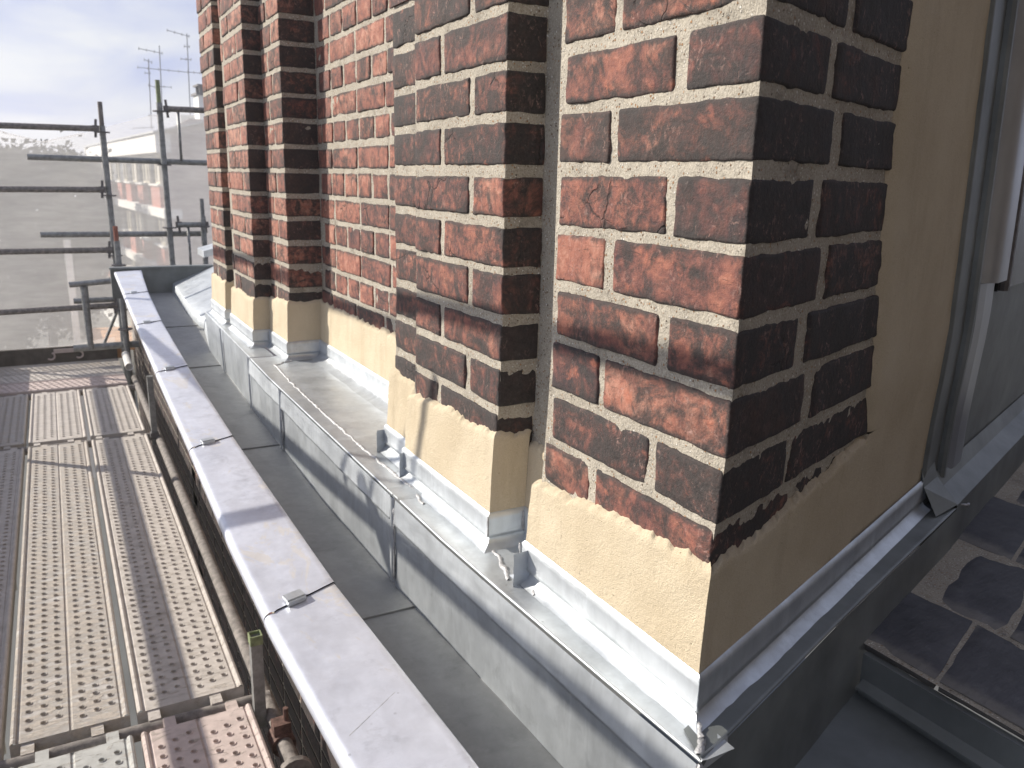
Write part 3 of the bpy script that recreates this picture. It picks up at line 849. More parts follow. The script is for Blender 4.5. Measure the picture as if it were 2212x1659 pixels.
# raised patch and solder where the two ledges meet
mb = MB(); g = []
for a in range(9):
    y = 1.395 + .075 * a / 8; row = []
    for b in range(9):
        x = X_edge(y) - .002 + .055 * b / 8
        row.append(Vector((x, y, ZE + .0035 + .002 * nz(x, y, 0, 60, 2) - (.0035 if a in (0, 8) else 0))))
    g.append(row)
mb.grid(g[::-1]); mb.build("patch_plate", M['zinc'], gutter, True)
bead(gutter, [(.566, 1.36, ZE + .001), (.572, 1.41, ZE + .002), (.577, 1.47, ZE + .001)], .0050, 21.0, 1.4)
bead(gutter, [(.577, 1.47, ZE + .001), (.572, 1.7, ZE), (.573, 2.1, ZE), (.580, 2.45, ZE), (.592, 2.66, ZE)], .0042, 22.0, 1.2)
bead(gutter, [(.596, 2.66, ZE), (.625, 2.69, ZE + .001), (.655, 2.70, ZE + .001)], .0045, 23.0, 1.3)
bead(gutter, [(.564, 1.02, ZE + .001), (.580, 1.06, ZE + .001), (.590, 1.12, ZE + .001)], .0045, 24.0, 1.5)
bead(gutter, [(.575, .96, ZE + .001), (.590, 1.0, ZE + .001), (.588, 1.03, ZE + .001)], .0040, 25.0, 1.5)
bead(gutter, [(.573, 2.97, ZE + .001), (.59, 3.0, ZE + .001), (.60, 2.96, ZE + .001)], .005, 26.0, 1.5)
bead(gutter, [(.58, 3.40, ZE + .001), (.61, 3.46, ZE + .001)], .006, 27.0, 1.5)
bead(gutter, [(.556, .575, ZE + .002), (.575, .592, ZE + .003), (.596, .622, ZE + .004)], .0045, 28.0, 1.5)
bead(gutter, [(.551, .566, ZE - .002), (.555, .562, -.64), (.557, .558, -.70)], .0035, 29.0, 1.3)
# little soldered flap at the near corner
mb = MB()
mb.grid([[Vector((.556 + .05 * a + .003 * nz(a, b, 0, 5, 2), .572 - .004 * b + .012 * a, ZE + .003 - .018 * b)) for b in (0, .5, 1)] for a in (0, .33, .66, 1)])
mb.build("corner_flap", M['zinc'], gutter, True)
# gutter floor sheets
def C_in(y): return float(np.interp(y, [-.6, .74, 1.23, 2.13, 3.04, 3.97, 4.9, 5.46, 6.0], [.378, .367, .352, .357, .372, .390, .425, .455, .49]))
def C_out(y): return float(np.interp(y, [-.6, .80, 1.18, 1.51, 2.06, 3.09, 4.5, 5.97], [.246, .235, .226, .228, .242, .263, .290, .320]))
def C_z(y): return float(np.interp(y, [0, 1.0, 2.0, 3.0, 5.9], [-.648, -.650, -.656, -.660, -.620]))
SKX = lambda y: float(np.interp(y, [3.86, 4.47, 4.5, 4.82, 5.9], [.572, .64, .624, .622, .662]))
def floor_sheet(ya, yb, dz, n=40, m_=10):
    mb = MB(); g = []
    for a in range(n + 1):
        y = ya + (yb - ya) * a / n; row = []
        x0 = C_in(y) - .02; x1 = (X_foot(y) if y < 3.86 else SKX(y)) + .02
        for b in range(m_ + 1):
            x = x0 + (x1 - x0) * b / m_
            row.append(Vector((x, y, ZF + dz + .0015 * nz(x, y, 0, 5, 9.9) + .0006 * nz(x, y, 0, 24, 1.9))))
        g.append(row)
    mb.grid(g[::-1])
    mb.box(x0, x1, ya - .001, ya + .003, ZF + dz - .004, ZF + dz + .0008)
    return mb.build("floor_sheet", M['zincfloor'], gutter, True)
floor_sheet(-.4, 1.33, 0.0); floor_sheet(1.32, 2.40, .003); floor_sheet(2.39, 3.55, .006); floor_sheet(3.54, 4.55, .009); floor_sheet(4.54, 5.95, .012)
# coping sheets
JY = [-.40, .33, 1.229, 2.13, 3.04, 3.97, 4.90, 5.90]
for s in range(7):
    ya, yb = JY[s], JY[s + 1]
    mb = MB(); g = []; n = 26
    for a in range(n + 1):
        f = a / n; y = ya + (yb - ya) * f
        lift = .0026 * (1 - f) ** 2
        row = []
        zc = C_z(y) + lift
        xi, xo = C_in(y), C_out(y)
        w = xi - xo
        row.append(Vector((xi + .002, y + .0, ZF - .01)))
        row.append(Vector((xi + .002, y, zc - .006)))
        row.append(Vector((xi, y, zc - .0012)))
        for b in range(13):
            fb = b / 12; x = xi - .002 + (xo + .012 - xi + .002) * fb
            yy = y - .05 * fb
            k_ = min(1.0, (1 - fb) * 4.0); k_ = k_ * k_ * (3 - 2 * k_)
            row.append(Vector((x, yy, zc + k_ * (.0018 * nz(x, y, s * 3.0, 6, 2.4) + .0008 * nz(x, y, s, 19, 6.1)) - .002 * fb)))
        row.insert(-1, row[-1] + Vector((.004, -.0008, .00008)))
        for ang in (12, 30, 50, 70, 90):
            A = rad(ang); row.append(Vector((xo + .012 - .012 * math.sin(A), y - .05, zc - .002 - .012 * (1 - math.cos(A)))))
        row.append(Vector((xo, y - .05, zc - .020)))
        row.append(Vector((xo + .012, y - .05, zc - .022)))
        g.append(row)
    mb.grid(g)
    cs = mb.build("coping_sheet", M['coping'], gutter, True)
    # raised near end of the sheet: its cut edge
    if s >= 1:
        y = ya; zc = C_z(y) + .0055
        xm = C_in(y) * .42 + C_out(y) * .58; ym = y - .05 * .58
        cb = MB()
        cb.obox((xm - .014, ym - .012, zc - .001), (.030, .010, 0), (-.003, .020, 0), (0, 0, .0045))
        cb.obox((xm - .013, ym - .016, zc - .006), (.030, .010, 0), (-.002, .006, 0), (0, 0, .0075))
        if s != 1: cb.build("joint_clip", M['zinc'], cs)
bead(gutter, [(C_in(.86) - .03, .90, C_z(.9) + .0005), (C_out(.86) + .02, .845, C_z(.9) - .0015)], .0010, 41.0, .8)
# body under the coping and the gutter (closed soffit)
mb = MB()
ys = [-.4 + .35 * i for i in range(18)] + [5.90]
g = []
for y in ys:
    g.append([Vector((C_out(y) + .022, y, C_z(y) - .022)), Vector((C_in(y) - .045, y, C_z(y) - .040)), Vector((C_in(y) - .03, y, -.805)), Vector((.60, y, -.815))])
mb.grid(g); mb.build("soffit_board", M['darkwood'], gutter)
# upstand closing the far end of the gutter
mb = MB()
mb.box(.30, 1.6, 5.90, 5.93, -.80, -.612)
mb.box(.295, 1.6, 5.885, 5.945, -.612, -.600)
mb.build("end_upstand", M['zincdim'], gutter)
# sloping zinc apron beyond the last pilaster
def apron_z(x): return -.728 + (x - .632) * .404
mb = MB(); g = []
for a in range(33):
    y = 3.80 + (5.895 - 3.80) * a / 32; row = []
    x0 = SKX(y) + .012
    row += [Vector((x0 - .014, y, ZF + .004)), Vector((x0 - .006, y, apron_z(x0) - .006))]
    for b in range(13):
        x = x0 + (1.5 - x0) * b / 12
        row.append(Vector((x, y, apron_z(x) + .002 * nz(x, y, 0, 5, 3))))
    g.append(row)
mb.grid(g[::-1]); mb.build("sloping_apron", M['zinc'], gutter, True)
for y in (4.55, 5.2):
    mb = MB(); mb.grid([[Vector((x, y + dy, apron_z(x) + dz)) for x in np.linspace(SKX(y) + .01, 1.4, 8)] for dy, dz in ((-.018, .001), (-.014, .007), (.0, .007), (.006, .001))])
    mb.build("standing_seam", M['zinc'], gutter, True)
# small zinc vent hood further along
hood = MB()
hood.obox((.794, 5.35, -.500), (.20, 0, .055), (0, .25, 0), (0, 0, .04))
hood.build("vent_hood", M['zinc'], gutter)

# ------------------------------------------------------------------ brick parapet wall below the gutter
low = thing("parapet_wall", "shaded red brick wall under the gutter beside the scaffold boards", "wall")
mb = MB(); mb.box(.566, .62, -.6, 8.5, -11.0, -.842); mb.build("mortar_bed", M['mortar'], low)
LB = []
for k in range(0, 10):
    z1 = -.86 - .0755 * k; z0 = z1 - .061
    y = .34 + (.0 if k % 2 else -.06)
    i = 0
    while y < 4.6 and len(LB) < 290:
        w = .222 if (k % 2 == 0) else .107
        if True:
            _bseed[0] += 1
            vs, fs = brick_mesh(Vector((0, w, 0)), Vector((.05, 0, 0)), z1 - z0, .06, .006, _bseed[0])
            o = link("brick", mesh_from("brick", vs, fs), M['brick'], low, True, Vector((.588 + jit(.003), y + w / 2, (z0 + z1) / 2)))
            o.color = (RB.uniform(.15, .5), .5 + jit(.2), 0, 1); LB.append(o)
        y += w + .014
mb = MB()
for k in range(10, 24):
    z1 = -.86 - .0755 * k; y = .3
    while y < 4.6: mb.box(.563, .60, y, y + .215, z1 - .061, z1); y += .236
for k in range(0, 24):
    z1 = -.86 - .0755 * k; y = 4.62 + (.1 if k % 2 else 0)
    while y < 8.3: mb.box(.563, .60, y, y + .215, z1 - .061, z1); y += .232
o = mb.build("lower_brickwork", M['brick'], low); o['kind'] = 'stuff'; o.color = (.7, .4, 0, 1)

# ------------------------------------------------------------------ slated slope and trough by the splayed return
roof = thing("slate_paving", "dark flat slate paving beside the shaded zinc upstand, behind a low zinc kerb", "paving")
ZS = -.683
XR = [1.050, 1.262, 1.545, 1.85, 2.18, 2.52]
AX = Vector((math.cos(rad(19.5)), math.sin(rad(19.5)), 0))
wall_y = lambda x: .758 + .373 * (x - 1.050)
RW = random.Random(5)
for r_ in range(5):
    xa, xb = XR[r_], XR[r_ + 1]
    y = -.004 if r_ % 2 == 0 else .055           # measured back from the wall line
    while y < 1.45:
        w = .136 + RW.uniform(-.006, .006)
        zz = ZS + RW.uniform(-.0015, .0015); tx, ty = RW.uniform(-.012, .012), RW.uniform(-.012, .012)
        g = []
        for a in range(8):
            row = []
            for b in range(8):
                fa, fb = a / 7, b / 7
                x = xa + .006 + (xb - xa - .010) * fb
                yy = wall_y(x) - y - .004 - (w - .008) * fa
                x += .0028 * nz(x, yy, r_, 34, 1) * (1 if b in (0, 7) else 0); yy += .0028 * nz(x, yy, r_, 34, 8) * (1 if a in (0, 7) else 0)
                z = zz + tx * (fb - .5) * .2 + ty * (fa - .5) * .14 + .0022 * nz(x, yy, r_, 17, 3) + .0012 * nz(x, yy, r_, 60, 5)
                if a in (0, 7) or b in (0, 7): z -= .0045
                row.append(Vector((x, yy, z)))
            g.append(row)
        mb = MB(); mb.grid(g)
        dn = Vector((0, 0, -.016))
        mb.grid([[p[0] for p in g], [p[0] + dn for p in g]]); mb.grid([[p[-1] + dn for p in g], [p[-1] for p in g]])
        mb.grid([[p + dn for p in g[0]], g[0]]); mb.grid([g[-1], [p + dn for p in g[-1]]])
        so = mb.build("slate", M['slate'], roof, True)
        y += w
mb = MB(); mb.add([(1.045, .80, ZS - .0045), (2.6, 1.38, ZS - .0045), (2.6, -.9, ZS - .0045), (1.045, -.9, ZS - .0045)], [(0, 3, 2, 1)]); mb.build("mortar_bed", M['mortar'], roof)
mb = MB()
mb.box(1.034, 1.047, -.9, .735, -.78, ZS - .014)
mb.obox((1.020, -.9, -.752), (0, 1.63, 0), (.014, 0, .010), (0, 0, .004)); mb.build("zinc_kerb", M['zincdim'], roof)
mb = MB(); g = []
for a in range(21):
    x = .625 + (1.04 - .625) * a / 20
    g.append([Vector((x, -.9 + 1.75 * b / 20, -.768 + .003 * nz(x, b * .1, 0, 5, 2))) for b in range(21)])
mb.grid(g); mb.build("trough_floor", M['zincdim'], roof, True)

skyblock = thing("added_dark_wall", "added dark brick wall behind the camera, unseen, shading the splayed return", "wall")  # added unseen wall, keeps sky light off the splayed return
mb = MB(); mb.box(-.30, 7.0, -1.3, -.95, -3.0, 9.0); mb.build("mortar_bed", M['mortar'], skyblock)
mb = MB()
for k in range(-118, 22):
    x = -.29 - (.1 if k % 2 else 0)
    while x < 6.6:
        mb.box(max(x, -.298), x + .22, -.96, -.945, zj(k + 1) + .008, zj(k) - .008); x += .235
o = mb.build("skyblock_brickwork", M['brick'], skyblock); o['kind'] = 'stuff'; o.color = (.8, .4, 0, 1)

# ------------------------------------------------------------------ window jamb in the shaded return
win = thing("jamb_window", "dark window with pale metal frame set in zinc cladding beside the render strip", "window")
def rp(s, d, z): 
    p = P0 + U * s + NREV * d; return Vector((p.x, warp(p.y, z), z))
def jamb_strip(sa, sb, d0, d1, z0, z1, name, mat, sm=False, nb=18):
    mb = MB(); g = []
    for b in range(nb + 1):
        z = z0 + (z1 - z0) * b / nb; lean = SR(z) - .80
        g.append([rp(sa + lean, 0.0, z), rp(sa + lean, d0, z), rp(sa + lean + .25 * (sb - sa), d1, z), rp(sb + lean - .25 * (sb - sa), d1, z), rp(sb + lean, d0, z), rp(sb + lean, 0.0, z)])
    mb.grid(g); mb.obox(rp(sa + SR(z0) - .8, 0, z0), U * (sb - sa), NREV * d0, (0, 0, .002))
    return mb.build(name, mat, win, sm)
mb = MB(); g = []
for b in range(19):
    z = -.60 + 1.55 * b / 18; lean = SR(z) - .80
    g.append([rp(.80 + lean - .004, .004, z), rp(.80 + lean, .014, z), rp(.82 + lean, .0125, z), rp(.90 + lean, .010, z), rp(3.3, .010, z)])
mb.grid(g); mb.build("zinc_cladding", M['zincdim'], win, True)
mb = MB(); mb.obox(rp(.90, .008, -1.02), U * 2.3, NREV * .004, (0, 0, .44)); mb.build("zinc_cladding", M['zincdim'], win)
jamb_strip(.905, .925, .018, .024, -.56, .95, "standing_rib", M['zincdim'])
jamb_strip(.955, 1.10, .022, .040, -.17, .95, "window_frame", M['framemetal'], True)
jamb_strip(.957, 1.08, .017, .022, -.56, -.172, "frame_foot", M['framemetal'])
jamb_strip(1.12, 1.75, .016, .018, -.20, .95, "dark_pane", M['black'])
jamb_strip(1.14, 1.17, .024, .030, -.20, .95, "inner_sash", M['coupler'])
bead(win, [rp(1.0, .07, -.612), rp(.93, .05, -.600), rp(.86, .035, -.585)], .0035, 51.0, 1.0)

# ------------------------------------------------------------------ scaffold boards
ZP = -1.6
def plank_deck(mb, L_, W_=.315, pitch=.046, ends=True):
    """perforated steel plank running along +Y from 0 to L_, width along +X, top at z 0: ridged edges, seam, punched holes with raised rims"""
    def strip(x0, x1, z0, z1): mb.grid([[Vector((x0, 0, z0)), Vector((x0, L_, z0))], [Vector((x1, 0, z1)), Vector((x1, L_, z1))]][::-1] if False else [[Vector((x0, 0, z0)), Vector((x1, 0, z1))], [Vector((x0, L_, z0)), Vector((x1, L_, z1))]][::-1])
    prof = [(.0, -.055), (.0, -.004), (.003, .003), (.009, .006), (.015, .003), (.018, -.003), (.022, -.004), (.026, 0)]
    for (a, b) in zip(prof[:-1], prof[1:]): strip(a[0], b[0], a[1], b[1])
    for (a, b) in zip(prof[:-1], prof[1:]): strip(W_ - b[0], W_ - a[0], b[1], a[1])
    mid = W_ / 2
    zone = mid - .012 - .026
    for (xa) in (.026, mid + .012):
        cw = zone / 3
        m0 = .05; n = int((L_ - 2 * m0) / pitch); pit = (L_ - 2 * m0) / n
        for c in range(3):
            x0 = xa + cw * c; cx = x0 + cw / 2
            off = pit * (.17 + .33 * c)
            ya = m0 + off - pit / 2
            strip_y = lambda y0, y1: mb.add([(x0, y0, 0), (x0 + cw, y0, 0), (x0 + cw, y1, 0), (x0, y1, 0)], [(0, 1, 2, 3)])
            strip_y(0, ya)
            for r_ in range(n):
                y0 = ya + pit * r_; y1 = y0 + pit; cy = (y0 + y1) / 2
                N = 8; vs = []
                sq = [(x0, y0), (cx, y0), (x0 + cw, y0), (x0 + cw, cy), (x0 + cw, y1), (cx, y1), (x0, y1), (x0, cy)]
                vs += [(px, py, 0) for px, py in sq]
                for (rad_, zz) in ((.0112, .0), (.0096, .0026), (.0078, .0016), (.0070, -.012)):
                    for i in range(N):
                        A = math.pi * 2 * i / N - math.pi * .75
                        vs.append((cx + rad_ * math.cos(A), cy + rad_ * math.sin(A), zz))
                fs = []
                for l in range(4):
                    for i in range(N):
                        j = (i + 1) % N; fs.append((l * N + i, l * N + j, (l + 1) * N + j, (l + 1) * N + i))
                mb.add(vs, fs)
            strip_y(ya + pit * n, L_)
    strip(mid - .012, mid - .006, 0, 0); strip(mid - .006, mid - .002, 0, -.004); strip(mid - .002, mid + .002, -.004, -.004); strip(mid + .002, mid + .006, -.004, 0); strip(mid + .006, mid + .012, 0, 0)
    mb.add([(0, 0, -.055), (W_, 0, -.055), (W_, 0, 0), (0, 0, 0)], [(0, 1, 2, 3)])
    mb.add([(0, L_, -.055), (W_, L_, -.055), (W_, L_, 0), (0, L_, 0)], [(3, 2, 1, 0)])
_deckcache = {}
def plank(x, y, L_, mat, label, rot=0.0, group="perforated steel scaffold boards", z=ZP, hooks=True):
    t = thing("scaffold_board", label, "scaffold board", group, (x, y, z)); t.rotation_euler = (0, 0, rot)
    key = round(L_, 3)
    if key not in _deckcache:
        mb = MB(); plank_deck(mb, L_)
        _deckcache[key] = mesh_from("deck", mb.v, mb.f)
        _deckcache[key].shade_smooth(); _deckcache[key].set_sharp_from_angle(angle=rad(50))
        _deckcache[key].materials.append(None)
    o = bpy.data.objects.new("deck", _deckcache[key]); COL.objects.link(o); o.parent = t
    o.material_slots[0].link = 'OBJECT'; o.material_slots[0].material = mat
    if hooks:
        for (yy, sg) in ((0, -1), (L_, 1)):
            for xx in (.045, .082, .225, .262):
                if (xx in (.082, .262)) != (sg > 0): continue
                mb = MB(); mb.box(xx - .017, xx + .017, min(yy, yy + sg * .05), max(yy, yy + sg * .05), -.03, -.004 + jit(.003))
                me = mesh_from("hook", mb.v, mb.f); link("hook", me, mat, t, False)
    return t
GAPX = .0205
xs = [.4 - .315 - i * .3355 for i in range(3)]
ya, yb = 2.47, 5.45
plank(xs[0], ya, yb - ya, M['plank2'], "dusty perforated steel board in the long bay, next to the parapet wall")
plank(xs[1], ya, yb - ya, M['plank'], "mud-smeared perforated steel board, middle one of the long bay")
plank(xs[2], ya, yb - ya, M['plank2'], "half-shaded perforated steel board at the outer side of the long bay")
ya, yb = 5.55, 6.83
plank(xs[0], ya, yb - ya, M['plank2'], "short perforated steel board past the long bay, next to the parapet wall")
plank(xs[1], ya, yb - ya, M['plank2'], "short perforated steel board past the long bay, middle of its three")
plank(xs[2], ya, yb - ya, M['plank'], "short shaded perforated steel board past the long bay, outermost of its three")
ya, yb = .05, 2.36
plank(xs[0], ya, yb - ya, M['plankpink'], "pinkish perforated steel board in the bottom corner, next to the parapet wall")
plank(xs[1], ya, yb - ya, M['plankgreen'], "grey-green perforated steel board beside the pinkish board")
plank(xs[2], ya, yb - ya, M['plankgreen'], "grey-green perforated steel board outermost at the near end")
for i, (yy, mat, lab) in enumerate(((7.24, M['plankpink'], "pinkish perforated steel board laid crosswise at the head of the short boards"),
                      (7.565, M['plank2'], "crosswise perforated steel board between the pinkish one and the end board"),
                      (7.89, M['plank'], "crosswise perforated steel board under the toe board at the far end"))):
    plank(-.62, yy, 1.02, mat, lab, -math.pi / 2, hooks=False)

# ------------------------------------------------------------------ scaffold tubes
RT = .0242
def tube_thing(name, label, cat, p, q, r=RT, mat='steel', group=None, couplers=(), extra=None):
    mid = (Vector(p) + Vector(q)) / 2
    t = thing(name, label, cat, group, tuple(p))
    mb = MB(); mb.tube(p, q, r); mb.build("tube", M[mat], t, True, autosmooth=rad(40))
    for c in couplers: coupler(t, *c)
    return t
def coupler(t, p, axis='x', sgn=-1):
    """wedge head: claw block, rosette and upright wedge"""
    p = Vector(p); ex = Vector((sgn, 0, 0)) if axis == 'x' else Vector((0, sgn, 0)); ey = Vector((0, 0, 1)).cross(ex)
    mb = MB()
    mb.obox(p + ex * .026 - ey * .018 + Vector((0, 0, -.026)), ex * .052, ey * .036, (0, 0, .052))
    mb.build("wedge_head", M['coupler'], t)
    mb = MB(); mb.obox(p + ex * .048 - ey * .004 + Vector((0, 0, -.07)), ex * .02, ey * .008, ex * -.012 + Vector((0, 0, .145)))
    mb.build("wedge", M['coupler'], t)
def rosette(t, p):
    mb = MB(); mb.tube(Vector(p) + Vector((0, 0, -.005)), Vector(p) + Vector((0, 0, .005)), .058, 12, False); mb.build("rosette", M['coupler'], t)
def post(label, x, y, z0, z1, mat='steel', spig=None, ros=(), dx=0.0, group="upright scaffold posts at the far end"):
    t = thing("scaffold_post", label, "scaffold post", group, (x, y, z0))
    mb = MB(); mb.tube((x, y, z0), (x + dx, y, z1), RT); mb.build("tube", M[mat], t, True, autosmooth=rad(40))
    if spig:
        mb = MB(); mb.tube((x + dx, y, z1 - .002), (x + dx, y, z1 + spig[0]), .0185); mb.build("spigot", M[spig[1]], t, True, autosmooth=rad(40))
    for z in ros: rosette(t, (x + dx * (z - z0) / (z1 - z0), y, z))
    return t
post("scaffold post left of the far brick flank, with a rusty brown top", .475, 7.9, -3.6, .36, 'steel', (.19, 'rusty'), (.31, -.20, -.70, -1.17), -.033)
post("short scaffold post with an orange-red top beside the coping end", .478, 7.66, -3.6, -.56, 'steel', (.12, 'redpaint'), (-.76, -1.30), -.02)
post("tall scaffold post with a green top between the two rails", .925, 7.9, -3.6, .57, 'steel', (.18, 'greenpaint'), (.50, .06, -.47), -.03)
post("scaffold post beside the brick edge, half hidden by the facade", 1.184, 7.9, -3.6, -.40, 'steel', (.18, 'steel'), (-.46,), 0)
# outer row of posts, beside the boards and out of the picture: their shadows fall on the wall
post("outer scaffold post beside the long bay", -.60, 2.47, -3.6, -.12, 'steel', None, (-1.1, -.6), 0, "outer scaffold posts along the boards")
post("outer scaffold post at the end of the long bay", -.60, 5.5, -3.6, .52, 'steel', None, (-1.1, -.6), 0, "outer scaffold posts along the boards")
post("outer scaffold post at the far corner of the platform", -.60, 7.9, -3.6, .52, 'steel', None, (-1.1, -.6), 0, "outer scaffold posts along the boards")
G = "horizontal end rails of the scaffold"
hd = lambda x, y, z, s=-1: ((x, y, z), 'x', s)
tube_thing("scaffold_rail", "topmost horizontal rail reaching the rusty-topped post", "scaffold rail", (-.62, 7.87, .325), (.40, 7.87, .335), mat='rusty', group=G, couplers=(hd(.444, 7.87, .335),))
tube_thing("scaffold_rail", "long horizontal tube crossing two posts above the window bands", "scaffold rail", (-.12, 7.95, .097), (1.45, 7.95, .086), mat='steel', group=G)
tube_thing("scaffold_rail", "horizontal rail second from the top on the rusty-topped post", "scaffold rail", (-.62, 7.87, -.160), (.41, 7.87, -.152), mat='rusty', group=G, couplers=(hd(.450, 7.87, -.152),))
tube_thing("scaffold_rail", "long horizontal tube crossing the posts just above the roof edge", "scaffold rail", (-.09, 7.95, -.523), (1.18, 7.95, -.528), mat='steel', group=G)
tube_thing("scaffold_rail", "horizontal rail ending at the post with the orange-red top", "scaffold rail", (-.62, 7.87, -.649), (.43, 7.87, -.651), mat='rusty', group=G, couplers=(hd(.462, 7.87, -.651),))
tube_thing("scaffold_rail", "lowest long horizontal rail, just above the timber landing", "scaffold rail", (-.62, 7.90, -1.146), (.43, 7.90, -1.130), mat='rusty', group=G, couplers=(hd(.468, 7.9, -1.13),))
tube_thing("scaffold_rail", "short dark tube just above the lowest long rail", "scaffold rail", (.10, 7.93, -1.081), (.46, 7.93, -1.079), mat='steel', group=G)
t = thing("stub_rail", "short stub rail on a stout upright beside the coping end", "guard frame", None, (.19, 7.7, -1.5))
mb = MB(); mb.tube((.077, 7.7, -.914), (.44, 7.7, -.890), RT); mb.build("rail", M['steel'], t, True, autosmooth=rad(40))
mb = MB(); mb.tube((.184, 7.7, -.93), (.19, 7.7, -1.46), .030, r2=.024); mb.build("upright", M['steel'], t, True, autosmooth=rad(40))
tube_thing("diagonal_brace", "thin diagonal brace between the post foot and the landing", "brace", (.466, 8.0, -1.12), (.285, 8.0, -1.52), .013, 'steel')
t = tube_thing("scaffold_rail", "high rail from the green-topped post to the brick edge", "scaffold rail", (.96, 7.9, .523), (1.50, 7.9, .530), mat='rusty', group=G, couplers=(hd(.90, 7.9, .521, 1),))
mb = MB(); mb.tube((1.041, 7.9, .505), (1.043, 7.92, .105), .012, 10); mb.build("baluster", M['steel'], t, True)
t = tube_thing("scaffold_rail", "low rail between the green-topped post and the post by the brick edge", "scaffold rail", (.97, 7.9, -.445), (1.16, 7.9, -.446), mat='steel', group=G, couplers=(hd(.928, 7.9, -.445, 1), hd(1.15, 7.9, -.446, 1)))
mb = MB(); mb.tube((1.056, 7.9, -.462), (1.056, 7.9, -.95), .012, 10); mb.build("baluster", M['steel'], t, True)
tube_thing("scaffold_rail", "thick tube along the end of the boards in front of the landing", "scaffold rail", (.06, 7.72, -1.449), (1.1, 7.72, -1.442), .030, 'steel', G)
# bearers under the boards
GB = "transverse bearers under the scaffold boards"
tube_thing("scaffold_bearer", "bearer tube in the near gap between the muddy and the pinkish boards", "scaffold bearer", (-.70, 2.415, -1.632), (.47, 2.415, -1.632), mat='rusty', group=GB)
tube_thing("scaffold_bearer", "bearer tube in the gap at the far end of the long boards", "scaffold bearer", (-.70, 5.50, -1.632), (.47, 5.50, -1.632), mat='rusty', group=GB)
tube_thing("scaffold_bearer", "bearer tube in the gap before the crosswise boards", "scaffold bearer", (-.70, 6.88, -1.632), (.47, 6.88, -1.632), mat='rusty', group=GB)
# ledger along the wall side, its clamp and the stub upright
t = tube_thing("scaffold_ledger", "rusty plaster-spattered tube running along the wall side of the boards", "scaffold tube", (.452, .6, -1.640), (.470, 7.2, -1.625), mat='rusty')
mb = MB(); mb.tube((.455, 2.17, -1.640), (.455, 2.235, -1.640), .036, 14, False); mb.obox((.43, 2.18, -1.61), (.05, 0, 0), (0, .045, 0), (0, 0, .035)); mb.tube((.47, 2.2, -1.6), (.47, 2.2, -1.535), .008, 8, False)
mb.build("swivel_clamp", M['rustred'], t, True, autosmooth=rad(40))
mb = MB(); mb.tube((.455, 2.03, -1.640), (.455, 2.05, -1.640), .05, 16, False); mb.build("collar", M['rusty'], t, True, autosmooth=rad(40))
t = thing("stub_post", "short square stub upright with a lime-green top beside the coping", "scaffold post", None, (.42, 2.33, -1.62))
mb = MB(); mb.box(.402, .436, 2.312, 2.346, -1.66, -1.355); mb.build("shaft", M['steel'], t)
mb = MB()
for (a, b, c, d) in ((.4005, .4375, 2.3105, 2.3135), (.4005, .4375, 2.3445, 2.3475), (.4005, .4035, 2.3135, 2.3445), (.4345, .4375, 2.3135, 2.3445)): mb.box(a, b, c, d, -1.375, -1.345)
mb.build("painted_rim", M['greenpaint'], t)
t = thing("stub_post", "grey square stub upright standing against the wall past the long bay", "scaffold post", None, (.44, 5.42, -1.62))
mb = MB(); mb.box(.422, .456, 5.40, 5.434, -1.66, -1.22); mb.build("shaft", M['steel'], t)
mb = MB(); mb.box(.415, .463, 5.393, 5.441, -1.62, -1.58); mb.build("collar", M['coupler'], t)
# short stub tube end at the far wall-side corner
t = tube_thing("stub_tube", "short pale tube end poking towards the camera below the post", "scaffold tube", (.43, 7.05, -1.50), (.44, 7.55, -1.50), .030, 'white')
# outer guard rails and toe board (left of the frame; they shade the boards and the fascia)
tube_thing("guard_rail", "outer mid guard rail along the boards, shading one stripe of them", "scaffold rail", (-.60, -.6, -1.03), (-.60, 8.0, -1.03), .032, 'steel', "outer guard rails")
tube_thing("guard_rail", "outer high guard rail along the boards", "scaffold rail", (-.60, .25, .262), (-.60, 4.6, -.028), .020, 'steel', "outer guard rails")
tube_thing("guard_rail", "outer top rail whose soft shadow crosses the brickwork", "scaffold rail", (-.60, .6, .705), (-.60, 5.6, .50), .019, 'steel', "outer guard rails")
tube_thing("bracket_tube", "short transverse bracket tube on the outer post", "scaffold rail", (-1.05, 2.55, .135), (-.55, 2.55, .135), .026, 'steel')
for (lab, a, b) in (("thin leaning rod whose shadow falls on the render band", (-.60, 2.555, .50), (-.60, 2.74, .13)), ("thin near-upright rod beside the leaning one", (-.60, 2.455, .50), (-.60, 2.545, .13))):
    tube_thing("guard_rod", lab, "rod", a, b, .010, 'steel', "thin guard rods on the outer bracket")
mb = MB(); mb.box(-.635, -.605, -.6, 8.0, -1.62, -1.36)
tag(mb.build("toe_board", M['darkwood']), "dark toe board along the outer edge of the boards", "toe board")
mb = MB(); mb.box(-.62, .40, 7.96, 7.995, -1.62, -1.475)
tag(mb.build("toe_board", M['darkwood']), "dark toe board standing across the far end of the boards", "toe board")
# claw hooks lying in front of the end toe board
t = thing("board_hook", "small pinkish steel claw hooks and plate lying against the end toe board", "hook", None, (.0, 7.93, -1.6))
for x in (-.115, .10):
    mb = MB()
    pts = [Vector((x + .03 * math.cos(a), 7.945, -1.545 + .03 * math.sin(a))) for a in np.linspace(-2.4, 1.2, 8)]
    for a, b in zip(pts[:-1], pts[1:]): mb.tube(a, b, .008, 6, False)
    mb.build("claw", M['plankpink'], t)
mb = MB(); mb.box(-.09, .075, 7.94, 7.957, -1.522, -1.488); mb.build("plate", M['plankpink'], t)
